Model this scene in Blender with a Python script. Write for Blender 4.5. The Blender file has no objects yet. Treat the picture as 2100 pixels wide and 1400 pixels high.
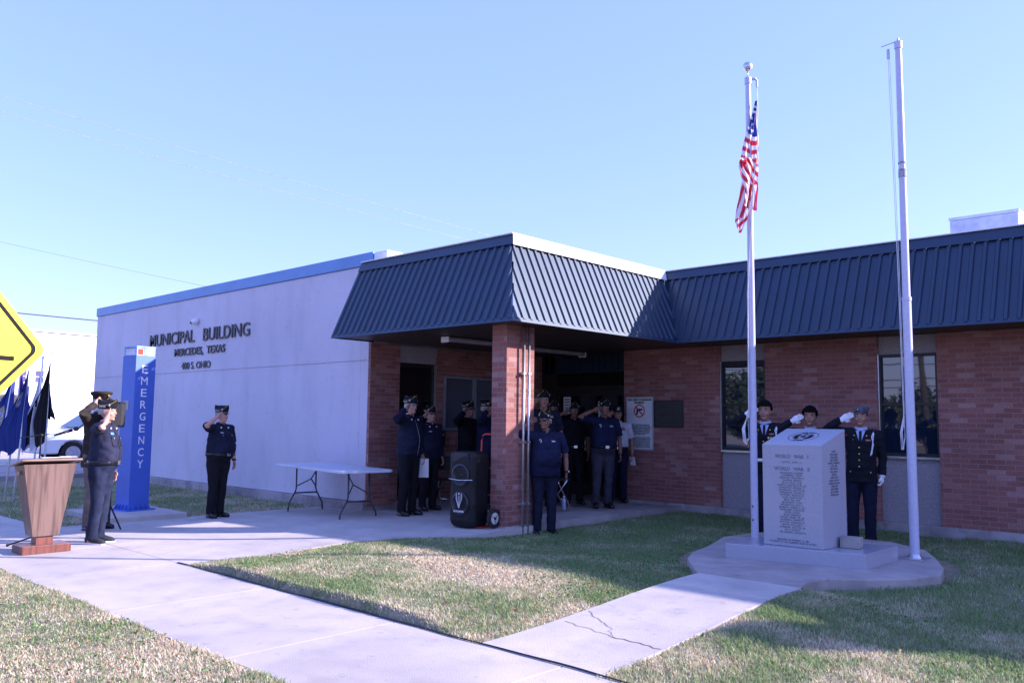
import bpy, bmesh, math, random
import numpy as np
from mathutils import Vector, Matrix, noise
from mathutils.bvhtree import BVHTree
random.seed(7); RNG = np.random.default_rng(7)
scene = bpy.context.scene
COL = scene.collection
rad = math.radians

# ------------------------------------------------------------------ camera
cam_d = bpy.data.cameras.new('camera'); cam = bpy.data.objects.new('camera', cam_d); COL.objects.link(cam)
cam_d.sensor_width = 36; cam_d.lens = 29.49; cam_d.clip_end = 2000; cam_d.clip_start = .05
_r = Vector((0.7309, 0.6824, 0.01144)); _f = Vector((-0.6794, 0.7279, 0.0933)); _f.normalize()
_r = (_r - _f * _r.dot(_f)).normalized(); _u = _r.cross(_f)
cam.matrix_world = Matrix(((_r.x, _u.x, -_f.x, 0), (_r.y, _u.y, -_f.y, 0), (_r.z, _u.z, -_f.z, 1.5), (0, 0, 0, 1)))
scene.camera = cam
scene.render.resolution_x = 1024; scene.render.resolution_y = 682

# ------------------------------------------------------------------ sky and sun
SUN_AZ, SUN_EL = 42.1, 24.9          # azimuth counted from +X towards +Y
world = bpy.data.worlds.new('World'); scene.world = world; world.use_nodes = True
nt = world.node_tree; bg = nt.nodes['Background']
sky = nt.nodes.new('ShaderNodeTexSky'); sky.sky_type = 'NISHITA'; sky.sun_disc = False
sky.sun_elevation = rad(SUN_EL); sky.sun_rotation = rad(90 - SUN_AZ)
sky.air_density = 1.0; sky.dust_density = .6; sky.ozone_density = 2.0; sky.altitude = 20
tint = nt.nodes.new('ShaderNodeMix'); tint.data_type = 'RGBA'; tint.blend_type = 'MULTIPLY'; tint.inputs[0].default_value = 1
tint.inputs[7].default_value = (.47, .42, .55, 1)
hz_ = nt.nodes.new('ShaderNodeMix'); hz_.data_type = 'RGBA'; hz_.blend_type = 'ADD'; hz_.inputs[0].default_value = 1; hz_.inputs[7].default_value = (.70, 1.06, 3.3, 1)
nt.links.new(sky.outputs[0], tint.inputs[6]); nt.links.new(tint.outputs[2], hz_.inputs[6]); nt.links.new(hz_.outputs[2], bg.inputs[0])
bg.inputs[1].default_value = .15
sun_d = bpy.data.lights.new('sun', 'SUN'); sun_d.energy = 4.9; sun_d.angle = rad(.5); sun_d.color = (1, .87, .88)
sun = bpy.data.objects.new('sun', sun_d); COL.objects.link(sun)
sd = Vector((math.cos(rad(SUN_AZ)) * math.cos(rad(SUN_EL)), math.sin(rad(SUN_AZ)) * math.cos(rad(SUN_EL)), math.sin(rad(SUN_EL))))
sun.rotation_euler = sd.to_track_quat('Z', 'Y').to_euler()
scene.view_settings.view_transform = 'Standard'; scene.view_settings.look = 'None'
scene.view_settings.exposure = 1.2; scene.view_settings.gamma = 1
scene.cycles.max_bounces = 6; scene.cycles.transparent_max_bounces = 6

# ------------------------------------------------------------------ materials
MATS = {}
def mat(name, col, rough=.7, metal=0, var=.12, vscale=6, bump=0, bscale=60, spec=.5, coat=0, emit=None, col2=None, detail=4, ior=None, stain=0, stint=None):
    if name in MATS: return MATS[name]
    m = bpy.data.materials.new(name); m.use_nodes = True; n = m.node_tree; b = n.nodes['Principled BSDF']
    b.inputs['Roughness'].default_value = rough; b.inputs['Metallic'].default_value = metal
    b.inputs['Specular IOR Level'].default_value = spec; b.inputs['Coat Weight'].default_value = coat
    if ior: b.inputs['IOR'].default_value = ior
    tc = n.nodes.new('ShaderNodeTexCoord')
    nz = n.nodes.new('ShaderNodeTexNoise'); nz.inputs['Scale'].default_value = vscale; nz.inputs['Detail'].default_value = detail
    n.links.new(tc.outputs['Object'], nz.inputs['Vector'])
    mx = n.nodes.new('ShaderNodeMix'); mx.data_type = 'RGBA'
    c2 = col2 or tuple(c * (1 - var * 2.2) for c in col)
    mx.inputs[6].default_value = (*c2, 1); mx.inputs[7].default_value = (*(min(1, c * (1 + (var if not col2 else 0))) for c in col), 1)
    rp = n.nodes.new('ShaderNodeMapRange'); rp.inputs[1].default_value = .3; rp.inputs[2].default_value = .7
    n.links.new(nz.outputs[0], rp.inputs[0]); n.links.new(rp.outputs[0], mx.inputs[0]); n.links.new(mx.outputs[2], b.inputs['Base Color'])
    if stint: b.inputs['Specular Tint'].default_value = (*stint, 1)
    if stain:
        prev = mx.outputs[2]
        for sc_, lo, hi, amt, st_ in ((.55, .42, .66, stain, (1, 1, 1)), (3.5, .5, .72, stain * .8, (1, 1, .25)), (240, .58, .75, stain * 1.1, (1, 1, 1)), (9, .62, .70, stain * .9, (1, 1, 1))):
            mpn = n.nodes.new('ShaderNodeMapping'); mpn.inputs['Scale'].default_value = st_; n.links.new(tc.outputs['Object'], mpn.inputs[0])
            z_ = n.nodes.new('ShaderNodeTexNoise'); z_.inputs['Scale'].default_value = sc_; z_.inputs['Detail'].default_value = 5; n.links.new(mpn.outputs[0], z_.inputs['Vector'])
            r_ = n.nodes.new('ShaderNodeMapRange'); r_.inputs[1].default_value = lo; r_.inputs[2].default_value = hi; r_.inputs[3].default_value = 1; r_.inputs[4].default_value = 1 - amt
            n.links.new(z_.outputs[0], r_.inputs[0]); sc2_ = n.nodes.new('ShaderNodeVectorMath'); sc2_.operation = 'SCALE'; n.links.new(prev, sc2_.inputs[0]); n.links.new(r_.outputs[0], sc2_.inputs['Scale']); prev = sc2_.outputs[0]
        n.links.new(prev, b.inputs['Base Color'])
    if bump:
        bz = n.nodes.new('ShaderNodeTexNoise'); bz.inputs['Scale'].default_value = bscale; bz.inputs['Detail'].default_value = 3
        n.links.new(tc.outputs['Object'], bz.inputs['Vector'])
        bp = n.nodes.new('ShaderNodeBump'); bp.inputs['Strength'].default_value = bump; bp.inputs['Distance'].default_value = .01
        n.links.new(bz.outputs[0], bp.inputs['Height']); n.links.new(bp.outputs[0], b.inputs['Normal'])
    if emit:
        b.inputs['Emission Color'].default_value = (*emit[0], 1); b.inputs['Emission Strength'].default_value = emit[1]
    MATS[name] = m; return m

def brick_mat(name, c1, c2, mortar, pale):
    m = bpy.data.materials.new(name); m.use_nodes = True; n = m.node_tree; b = n.nodes['Principled BSDF']; L = n.links.new
    uv = n.nodes.new('ShaderNodeUVMap'); uv.uv_map = 'UVMap'
    br = n.nodes.new('ShaderNodeTexBrick'); br.inputs['Scale'].default_value = 1
    br.inputs['Brick Width'].default_value = .213; br.inputs['Row Height'].default_value = .0665
    br.inputs['Mortar Size'].default_value = .0055; br.inputs['Mortar Smooth'].default_value = .2; br.inputs['Bias'].default_value = 0
    br.inputs['Color1'].default_value = (0, 0, 0, 1); br.inputs['Color2'].default_value = (1, 1, 1, 1)
    br.inputs['Mortar'].default_value = (.5, .5, .5, 1); L(uv.outputs[0], br.inputs['Vector'])
    cr = n.nodes.new('ShaderNodeValToRGB'); e = cr.color_ramp.elements
    e[0].position = 0; e[0].color = (*c1, 1); e[1].position = 1; e[1].color = (*pale, 1)
    x = cr.color_ramp.elements.new(.75); x.color = (*c2, 1); x = cr.color_ramp.elements.new(.35); x.color = (*(.5 * (a + q) for a, q in zip(c1, c2)), 1)
    L(br.outputs['Color'], cr.inputs[0])
    nz = n.nodes.new('ShaderNodeTexNoise'); nz.inputs['Scale'].default_value = 1.3; nz.inputs['Detail'].default_value = 5; L(uv.outputs[0], nz.inputs['Vector'])
    n2 = n.nodes.new('ShaderNodeTexNoise'); n2.inputs['Scale'].default_value = 45; n2.inputs['Detail'].default_value = 3; L(uv.outputs[0], n2.inputs['Vector'])
    ad = n.nodes.new('ShaderNodeMath'); ad.operation = 'ADD'; L(nz.outputs[0], ad.inputs[0]); L(n2.outputs[0], ad.inputs[1])
    mr = n.nodes.new('ShaderNodeMapRange'); mr.inputs[1].default_value = .7; mr.inputs[2].default_value = 1.3; mr.inputs[3].default_value = .72; mr.inputs[4].default_value = 1.3
    L(ad.outputs[0], mr.inputs[0])
    vm = n.nodes.new('ShaderNodeVectorMath'); vm.operation = 'SCALE'; L(cr.outputs[0], vm.inputs[0]); L(mr.outputs[0], vm.inputs['Scale'])
    mx = n.nodes.new('ShaderNodeMix'); mx.data_type = 'RGBA'; mx.inputs[7].default_value = (*mortar, 1)
    L(br.outputs['Fac'], mx.inputs[0]); L(vm.outputs[0], mx.inputs[6]); L(mx.outputs[2], b.inputs['Base Color'])
    b.inputs['Roughness'].default_value = .85; b.inputs['Specular IOR Level'].default_value = .3
    bp = n.nodes.new('ShaderNodeBump'); bp.inputs['Strength'].default_value = .6; bp.inputs['Distance'].default_value = .006; bp.invert = True
    L(br.outputs['Fac'], bp.inputs['Height'])
    bp2 = n.nodes.new('ShaderNodeBump'); bp2.inputs['Strength'].default_value = .35; bp2.inputs['Distance'].default_value = .004
    L(n2.outputs[0], bp2.inputs['Height']); L(bp.outputs[0], bp2.inputs['Normal']); L(bp2.outputs[0], b.inputs['Normal'])
    MATS[name] = m; return m

def wood_mat(name, dark, light):
    m = bpy.data.materials.new(name); m.use_nodes = True; n = m.node_tree; b = n.nodes['Principled BSDF']; L = n.links.new
    tc = n.nodes.new('ShaderNodeTexCoord'); mp = n.nodes.new('ShaderNodeMapping'); mp.inputs['Scale'].default_value = (26, 26, 1.6)
    L(tc.outputs['Object'], mp.inputs[0]); nz = n.nodes.new('ShaderNodeTexNoise'); nz.inputs['Scale'].default_value = 1; nz.inputs['Detail'].default_value = 6; nz.inputs['Distortion'].default_value = .6
    L(mp.outputs[0], nz.inputs['Vector']); cr = n.nodes.new('ShaderNodeValToRGB'); cr.color_ramp.elements[0].position = .38; cr.color_ramp.elements[1].position = .6
    cr.color_ramp.elements[0].color = (*dark, 1); cr.color_ramp.elements[1].color = (*light, 1)
    L(nz.outputs[0], cr.inputs[0]); L(cr.outputs[0], b.inputs['Base Color']); b.inputs['Roughness'].default_value = .35
    MATS[name] = m; return m

def attr_mat(name, rough=.8, transl=0):
    m = bpy.data.materials.new(name); m.use_nodes = True; n = m.node_tree; b = n.nodes['Principled BSDF']
    a = n.nodes.new('ShaderNodeAttribute'); a.attribute_name = 'Col'
    n.links.new(a.outputs['Color'], b.inputs['Base Color']); b.inputs['Roughness'].default_value = rough
    b.inputs['Specular IOR Level'].default_value = .25
    if transl:
        t = n.nodes.new('ShaderNodeBsdfTranslucent'); n.links.new(a.outputs['Color'], t.inputs[0])
        mx = n.nodes.new('ShaderNodeMixShader'); mx.inputs[0].default_value = transl
        n.links.new(b.outputs[0], mx.inputs[1]); n.links.new(t.outputs[0], mx.inputs[2])
        n.links.new(mx.outputs[0], n.nodes['Material Output'].inputs[0])
    return m

def glass_mat(name, tintc=(.010, .018, .035), ior=1.85):
    m = bpy.data.materials.new(name); m.use_nodes = True; b = m.node_tree.nodes['Principled BSDF']
    n = m.node_tree; tc = n.nodes.new('ShaderNodeTexCoord'); nz = n.nodes.new('ShaderNodeTexNoise'); nz.inputs['Scale'].default_value = 1.2
    n.links.new(tc.outputs['Object'], nz.inputs['Vector']); bp = n.nodes.new('ShaderNodeBump'); bp.inputs['Strength'].default_value = .06; bp.inputs['Distance'].default_value = .02
    n.links.new(nz.outputs[0], bp.inputs['Height']); n.links.new(bp.outputs[0], b.inputs['Normal'])
    b.inputs['Base Color'].default_value = (*tintc, 1); b.inputs['Roughness'].default_value = .02; b.inputs['IOR'].default_value = ior
    return m

M_STUCCO = mat('stucco_white', (.66, .62, .70), .9, var=.05, vscale=1.1, bump=.9, bscale=55, detail=8, stain=.10)
M_STUCCO2 = mat('exposed_aggregate', (.34, .31, .33), .9, var=.16, vscale=70, bump=1, bscale=80)
M_BRICK = brick_mat('red_brick', (.225, .088, .076), (.280, .114, .098), (.27, .19, .18), (.34, .185, .168))
M_METAL = mat('navy_painted_metal', (.0045, .014, .042), .5, var=.12, vscale=3, spec=.9, bump=.12, bscale=2.5, stint=(.72, .90, 1))
M_SOFFIT = mat('brown_soffit', (.045, .028, .024), .45, var=.1)
M_COPEB = mat('blue_coping', (.10, .24, .52), .4, var=.06, vscale=2)
M_WHITEM = mat('white_flashing', (.72, .73, .78), .45, var=.06, vscale=3)
M_CONC = mat('concrete', (.50, .455, .43), .88, var=.06, vscale=1.7, bump=.35, bscale=120, detail=9, stain=.17)
M_CONC2 = mat('old_concrete', (.38, .335, .32), .9, var=.10, vscale=3, bump=.5, bscale=70, detail=9, stain=.2)
M_FOUND = mat('foundation_concrete', (.40, .36, .36), .92, var=.15, vscale=4, bump=.6, bscale=30, stain=.3)
M_ASPH = mat('asphalt', (.055, .052, .05), .9, var=.15, vscale=9, bump=.4, bscale=90)
M_DARKGLASS = glass_mat('dark_window_glass')
M_BLIND = glass_mat('window_glass_over_blinds', (.09, .10, .13), 1.6)
M_BRONZE = mat('dark_bronze_aluminium', (.012, .010, .010), .5, var=.05)
M_DOORGLASS = glass_mat('dim_door_glass', (.006, .006, .008), 1.4)
M_ALU = mat('aluminium', (.62, .63, .66), .32, metal=.85, var=.08, vscale=14)
M_POLE = mat('weathered_pole', (.52, .52, .66), .4, metal=0, var=.04, vscale=30)
M_GALV = mat('galvanised', (.55, .56, .58), .35, metal=.8, var=.08, vscale=20)
M_BLACK = mat('black_plastic', (.007, .007, .010), .5, var=.1, spec=.3)
M_BLACKM = mat('black_mesh', (.02, .02, .024), .6, var=.1, bump=.6, bscale=300)
M_RUBBER = mat('rubber', (.015, .015, .016), .8)
M_CHROME = mat('chrome', (.8, .8, .82), .12, metal=1, var=.02)
M_RED = mat('red_paint', (.55, .03, .03), .4)
M_WHITEP = mat('white_paint', (.78, .78, .8), .6, var=.04)
M_PAPER = mat('paper', (.75, .75, .76), .7, var=.02)
M_EBLUE = mat('emergency_blue', (.045, .115, .50), .5, var=.07, vscale=3, spec=1, stint=(.7, .9, 1))
M_GRANITE = mat('grey_granite', (.37, .37, .43), .2, var=.07, vscale=120, spec=.5)
M_GRANITE2 = mat('rough_granite', (.34, .34, .38), .7, var=.22, vscale=130, bump=.5, bscale=120)
M_INK = mat('dark_ink', (.018, .018, .022), .9, spec=.1)
M_ENGR = mat('engraved_letter', (.20, .20, .24), .8)
M_YELLOW = mat('sign_yellow', (.80, .74, .03), .4, var=.02)
M_CABLE = mat('cable_black', (.012, .012, .014), .5)
M_WOOD = wood_mat('oak_veneer', (.10, .060, .052), (.185, .118, .10))
M_WOOD2 = wood_mat('red_mahogany', (.13, .045, .035), (.21, .075, .058))
M_TABLE = mat('white_table_plastic', (.60, .62, .70), .45, var=.03, bump=.15, bscale=90)
M_FARW = mat('far_white_wall', (.88, .86, .84), .8, var=.02)
M_CLOUDG = mat('frosted_lamp', (.34, .33, .35), .4)
M_AMBER = mat('red_lens', (.7, .05, .03), .3)
M_GOLD = mat('gold', (.75, .55, .15), .35, metal=.8)
M_LETTER = mat('dark_letter_metal', (.03, .03, .04), .5)

# ------------------------------------------------------------------ helpers
def setp(o, label=None, cat=None, group=None, kind=None):
    if label: o['label'] = label
    if cat: o['category'] = cat
    if group: o['group'] = group
    if kind: o['kind'] = kind
    return o
def thing(name, loc=(0, 0, 0), rz=0, label=None, cat=None, group=None):
    o = bpy.data.objects.new(name, None); COL.objects.link(o); o.location = loc; o.rotation_euler = (0, 0, rz)
    o.empty_display_size = .1
    return setp(o, label, cat, group)
def link(name, me, m=None, parent=None):
    o = bpy.data.objects.new(name, me); COL.objects.link(o)
    if m: me.materials.clear(); me.materials.append(m)
    if parent: o.parent = parent
    return o

class MB:
    def __init__(s): s.v = []; s.f = []
    def add(s, vs, fs, M=None):
        k = len(s.v)
        for v in vs:
            v = Vector(v); s.v.append(M @ v if M is not None else v)
        s.f += [tuple(i + k for i in f) for f in fs]; return s
    def box(s, x0, x1, y0, y1, z0, z1, M=None):
        return s.add([(x0, y0, z0), (x1, y0, z0), (x1, y1, z0), (x0, y1, z0), (x0, y0, z1), (x1, y0, z1), (x1, y1, z1), (x0, y1, z1)],
                     [(3, 2, 1, 0), (4, 5, 6, 7), (0, 1, 5, 4), (1, 2, 6, 5), (2, 3, 7, 6), (3, 0, 4, 7)], M)
    def tube(s, pts, rs, n=12, ref=(0, 0, 1), caps=True, M=None, sq=2.0):
        pts = [Vector(p) for p in pts]; vs = []; fs = []
        if not isinstance(rs, (list, tuple)): rs = [rs] * len(pts)
        for i, p in enumerate(pts):
            a = pts[max(0, i - 1)]; b = pts[min(len(pts) - 1, i + 1)]; t = (b - a).normalized()
            q = Vector(ref); sd_ = t.cross(q)
            if sd_.length < .05: sd_ = t.cross(Vector((1, .01, 0)))
            sd_.normalize(); up = sd_.cross(t)
            r = rs[i]; ra, rb = r if isinstance(r, (tuple, list)) else (r, r)
            for k in range(n):
                an = 2 * math.pi * k / n; c = math.cos(an); w = math.sin(an)
                if sq != 2.0:
                    c = math.copysign(abs(c) ** (2 / sq), c); w = math.copysign(abs(w) ** (2 / sq), w)
                vs.append(p + sd_ * ra * c + up * rb * w)
        for i in range(len(pts) - 1):
            for k in range(n):
                k2 = (k + 1) % n; fs.append((i * n + k, i * n + k2, (i + 1) * n + k2, (i + 1) * n + k))
        if caps:
            fs.append(tuple(reversed(range(n)))); fs.append(tuple((len(pts) - 1) * n + k for k in range(n)))
        return s.add(vs, fs, M)
    def rings(s, rings, n=24, sq=2.0, M=None):
        """rings: (z, cx, cy, hw, hd)"""
        vs = []; fs = []
        for (z, cx, cy, hw, hd) in rings:
            for k in range(n):
                an = 2 * math.pi * k / n; c = math.cos(an); w = math.sin(an)
                if sq != 2.0:
                    c = math.copysign(abs(c) ** (2 / sq), c); w = math.copysign(abs(w) ** (2 / sq), w)
                vs.append((cx + hw * c, cy + hd * w, z))
        for i in range(len(rings) - 1):
            for k in range(n):
                k2 = (k + 1) % n; fs.append((i * n + k, i * n + k2, (i + 1) * n + k2, (i + 1) * n + k))
        fs.append(tuple(reversed(range(n)))); fs.append(tuple((len(rings) - 1) * n + k for k in range(n)))
        return s.add(vs, fs, M)
    def ell(s, c, r, n=12, M=None):
        R_ = []
        for i in range(1, n):
            a = math.pi * i / n; R_.append((c[2] - r[2] * math.cos(a), c[0], c[1], r[0] * math.sin(a), r[1] * math.sin(a)))
        return s.rings(R_, n=n * 2 if n < 10 else 18, M=M)
    def prism(s, poly, z0, z1, M=None):
        n = len(poly); z0_ = z0 if callable(z0) else (lambda x, y: z0); z1_ = z1 if callable(z1) else (lambda x, y: z1)
        vs = [(x, y, z0_(x, y)) for x, y in poly] + [(x, y, z1_(x, y)) for x, y in poly]
        fs = [tuple(reversed(range(n))), tuple(range(n, 2 * n))] + [(i, (i + 1) % n, n + (i + 1) % n, n + i) for i in range(n)]
        return s.add(vs, fs, M)
    def mesh(s, name, uv=False, smooth=False):
        me = bpy.data.meshes.new(name); me.from_pydata([tuple(v) for v in s.v], [], s.f); me.update()
        if smooth: me.polygons.foreach_set('use_smooth', [True] * len(me.polygons))
        if uv:
            l = me.uv_layers.new(name='UVMap')
            for p in me.polygons:
                nx, ny, nz = (abs(c) for c in p.normal)
                for li in p.loop_indices:
                    c = me.vertices[me.loops[li].vertex_index].co
                    l.data[li].uv = (c.y, c.z) if nx >= ny and nx >= nz else ((c.x, c.z) if ny >= nz else (c.x, c.y))
        return me
    def build(s, name, m, parent=None, uv=False, smooth=False, bevel=0, seg=2):
        o = link(name, s.mesh(name, uv, smooth), m, parent)
        if bevel:
            b = o.modifiers.new('bevel', 'BEVEL'); b.width = bevel; b.segments = seg; b.limit_method = 'ANGLE'; b.angle_limit = rad(35)
        return o
def fixn(me):
    bm = bmesh.new(); bm.from_mesh(me); bmesh.ops.recalc_face_normals(bm, faces=bm.faces); bm.to_mesh(me); bm.free(); return me

def text_mesh(txt, width, height, extrude, align='CENTER', bold=0, spacing=1.0, linesp=1.0):
    c = bpy.data.curves.new('t', 'FONT'); c.body = txt; c.align_x = align; c.extrude = extrude; c.offset = bold; c.space_character = spacing; c.space_line = linesp
    c.resolution_u = 3
    o = bpy.data.objects.new('t', c); COL.objects.link(o)
    dg = bpy.context.evaluated_depsgraph_get(); me = bpy.data.meshes.new_from_object(o.evaluated_get(dg))
    bpy.data.objects.remove(o); bpy.data.curves.remove(c)
    xs = [v.co.x for v in me.vertices]; ys = [v.co.y for v in me.vertices]
    cx, cy = (max(xs) + min(xs)) / 2, (max(ys) + min(ys)) / 2
    sx = width / (max(xs) - min(xs)) if width else None; sy = height / (max(ys) - min(ys)) if height else None
    sx = sx or sy; sy = sy or sx
    for v in me.vertices: v.co = ((v.co.x - cx) * sx, (v.co.y - cy) * sy, v.co.z)
    return me
def put_text(name, txt, origin, right, up, width, height, m, parent=None, extrude=.002, inv=None, **k):
    """centre of the text block at origin, plane spanned by right and up (coordinates of parent)"""
    me = text_mesh(txt, width, height, extrude, **k)
    R_, U_ = Vector(right).normalized(), Vector(up).normalized(); N_ = R_.cross(U_)
    T = Matrix(((R_.x, U_.x, N_.x, origin[0]), (R_.y, U_.y, N_.y, origin[1]), (R_.z, U_.z, N_.z, origin[2]), (0, 0, 0, 1)))
    me.transform(T); return link(name, me, m, parent)
def copy_tree(o, parent=None):
    c = o.copy(); COL.objects.link(c); c.parent = parent
    for ch in list(o.children): copy_tree(ch, c)
    return c
def struct(name, mb, m, uv=False, smooth=False, **k):
    return setp(mb.build(name, m, None, uv, smooth, **k), kind='structure')

# ------------------------------------------------------------------ ground, walks, road
def sstep(a, b, x): t = max(0., min(1., (x - a) / (b - a))); return t * t * (3 - 2 * t)
def floorz(x, y): return .12 * max(0, min(1, (y - 5) / 3)) * max(0, min(1, (x + 12) / 3.5)) + .004
def lawnz(x, y):
    """bumpy lawn: the turf between the walks stands proud of the front walk"""
    z = -.012 if y > 2.9 else -.003
    if -8.35 < x < -3.9 and y > 4.13:
        z += .075 * sstep(4.13, 4.2, y) * (1 - sstep(6.0, 8.2, y)) * sstep(-8.5, -7.6, x) * (1 - sstep(-4.9, -4.15, x)) 
        z += .03 * sstep(5, 7.5, y)
    if x > -3.25 and 4.2 < y < 7.3: z += .085 * sstep(4.2, 6.9, y) * (1 - sstep(-2.95, -2.3, x)) * (1 - sstep(6.9, 7.3, y))
    if -4.8 < x < -4.1 and 4.2 < y < 7.3: z += .05 * sstep(4.6, 6.9, y) * sstep(-4.8, -4.2, x) * (1 - sstep(6.9, 7.3, y))
    if x > -3.25 and y > 4.2: z += .03 * sstep(4.5, 7, y)
    z += .012 * noise.noise(Vector((x * 1.3, y * 1.3, 0)))
    return z
g = MB(); g.add([(-400, -300, -.05), (300, -300, -.05), (300, 500, -.05), (-400, 500, -.05)], [(0, 1, 2, 3)])
M_SOIL = mat('thatch_soil', (.30, .24, .165), .95, var=.25, vscale=9, bump=.8, bscale=60, col2=(.12, .13, .07))
struct('ground', g, M_SOIL)
lw = MB()
NX, NY = 190, 150; X0, X1, Y0, Y1 = -16., 2., 1.0, 12.4
def lgrid(x0, x1, y0, y1, st):
    nx, ny = int((x1 - x0) / st), int((y1 - y0) / st)
    vs = [(x0 + (x1 - x0) * i / nx, y0 + (y1 - y0) * j / ny) for j in range(ny + 1) for i in range(nx + 1)]
    lw.add([(x, y, lawnz(x, y)) for x, y in vs], [(j * (nx + 1) + i, j * (nx + 1) + i + 1, (j + 1) * (nx + 1) + i + 1, (j + 1) * (nx + 1) + i) for j in range(ny) for i in range(nx)])
lgrid(-8.6, -3.9, 4.13, 9.1, .06); lgrid(-11, 2.5, .5, 2.74, .07); lgrid(-3.25, 2.5, 2.9, 12.4, .08); lgrid(-21.9, -12.32, 4.112, 8.42, .15); lgrid(-8.6, -3.2, 9.12, 12.4, .1)
struct('lawn', lw, M_SOIL, smooth=True)
# front walk in slabs with open joints, walk to the porch, memorial path
def walk(poly, z0, z1, m=M_CONC, name='walkway'):
    mb = MB(); mb.prism(poly, z0, z1); return mb
w = MB(); js = [2.6, .2, -1.6, -3.38, -4.98, -6.75, -8.52, -10.15, -12.28, -14.2, -16.3, -18.4, -21.5]
for a, b in zip(js[1:], js[:-1]):
    w.prism([(a + .006, 2.72), (b - .006, 2.72), (b - .006, 4.108), (a + .006, 4.108)], -.1, .0)
w.prism([(-12.3, 4.115), (-10.35, 4.115), (-8.3, 4.115), (-8.3, 6.1), (-7.95, 7.2), (-7.55, 7.95), (-7.55, 8.02), (-12.3, 8.02)], -.1, floorz) if False else None
nx_, ny_ = 24, 30; vs = []; fs = []
def edgeX(y): return -8.32 + .88 * sstep(5.9, 7.55, y)
for j in range(ny_ + 1):
    y = 4.115 + (8.6 - 4.115) * j / ny_
    for i in range(nx_ + 1):
        x = -12.3 + (edgeX(y) + 12.3) * i / nx_; vs.append((x, y, floorz(x, y) - .004))
fs = [(j * (nx_ + 1) + i, j * (nx_ + 1) + i + 1, (j + 1) * (nx_ + 1) + i + 1, (j + 1) * (nx_ + 1) + i) for j in range(ny_) for i in range(nx_)]
w.add(vs, fs)
k0 = []; 
for j in range(ny_ + 1): x, y, z = vs[j * (nx_ + 1) + nx_]; k0 += [(x, y, z), (x, y, -.1)]
w.add(k0, [(2 * j, 2 * j + 1, 2 * j + 3, 2 * j + 2) for j in range(ny_)])
struct('walkway', w, M_CONC)
pf = MB(); pf.add([(-12.3, 8.6, .0), (-7.55, 8.6, .12), (-7.55, 12.9, .12), (-12.3, 12.9, .1), (-7.55, 8.6, -.1), (-7.55, 12.9, -.1)], [(0, 1, 2, 3), (1, 4, 5, 2)])
struct('porch_floor', pf, M_CONC2)
floor_p = lambda y: .114 * sstep(4.2, 6.9, y)
mp = MB()
vs = []
for j in range(21):
    y = 4.114 + (7.0 - 4.114) * j / 20; t_ = j / 20
    for x in (-4.12 - .01 * t_, -4.12 - .01 * t_, -3.1 - .05 * t_, -3.1 - .05 * t_): vs.append((x, y, floor_p(y) + .002))
    vs[-4] = (vs[-4][0], y, -.1); vs[-1] = (vs[-1][0], y, -.1)
mp.add(vs, [(4 * j + i, 4 * j + i + 1, 4 * j + 5 + i, 4 * j + 4 + i) for j in range(20) for i in range(3)] + [(0, 3, 2, 1)]); 
struct('memorial_path', mp, M_CONC, bevel=.004)
pd = MB(); pd.prism([(-4.13, 6.98), (-4.4, 7.32), (-4.65, 7.65), (-4.83, 8.05), (-4.95, 8.6), (-5.2, 9.4), (-5.1, 10.1), (-4.7, 10.5), (-3.6, 10.5), (-3.1, 10.1), (-2.85, 9.6), (-2.6, 9.0), (-2.5, 8.55), (-2.63, 8.15), (-2.9, 7.8), (-3.17, 7.58), (-3.22, 7.25), (-3.15, 6.98)], -.1, .116)
struct('memorial_pad', pd, M_CONC2, bevel=.012)
cr = MB()
def crack(pts, wd=.0028):
    for a, b in zip(pts, pts[1:]):
        a, b = Vector(a), Vector(b); t = (b - a).normalized(); nn = Vector((-t.y, t.x)) * wd
        z = lambda p: .114 * sstep(4.2, 6.9, p.y) + .005
        q = [a - nn, b - nn, b + nn, a + nn]; cr.add([(p.x, p.y, z(p)) for p in q], [(0, 1, 2, 3)])
def jag(a, b, n, amp):
    random.seed(int(a[0] * 977) & 255); L_ = []
    for i in range(n + 1):
        t = i / n; k = 0 if i in (0, n) else 1
        L_.append((a[0] + (b[0] - a[0]) * t + random.uniform(-amp, amp) * k, a[1] + (b[1] - a[1]) * t + random.uniform(-amp, amp) * k))
    return L_
crack(jag((-4.08, 5.28), (-3.72, 5.03), 9, .03)); crack(jag((-3.72, 5.03), (-3.55, 4.86), 6, .02), .002); crack(jag((-4.05, 4.95), (-3.55, 4.84), 9, .02)); crack(jag((-3.55, 4.85), (-3.13, 4.82), 9, .018), .0045)
struct('pavement_crack', cr, mat('crack_dirt', (.10, .085, .06), .95))
rd = MB(); rd.add([(-60, -60, -.02), (-26.3, -60, -.02), (-26.3, 120, -.02), (-60, 120, -.02)], [(0, 1, 2, 3)]); struct('road', rd, mat('pale_road', (.42, .39, .36), .9, bump=.2))
kb = MB(); kb.box(-26.3, -26.05, -60, 60, -.04, .1); kb.box(-26.05, -21.9, -60, 60, -.04, .085); struct('pavement', kb, M_CONC2, bevel=.01)
# street behind the camera (seen only in the window reflections)
r2 = MB(); r2.add([(-26, -14, -.02), (60, -14, -.02), (60, -3, -.02), (-26, -3, -.02)], [(0, 1, 2, 3)]); struct('street', r2, M_ASPH)

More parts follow.
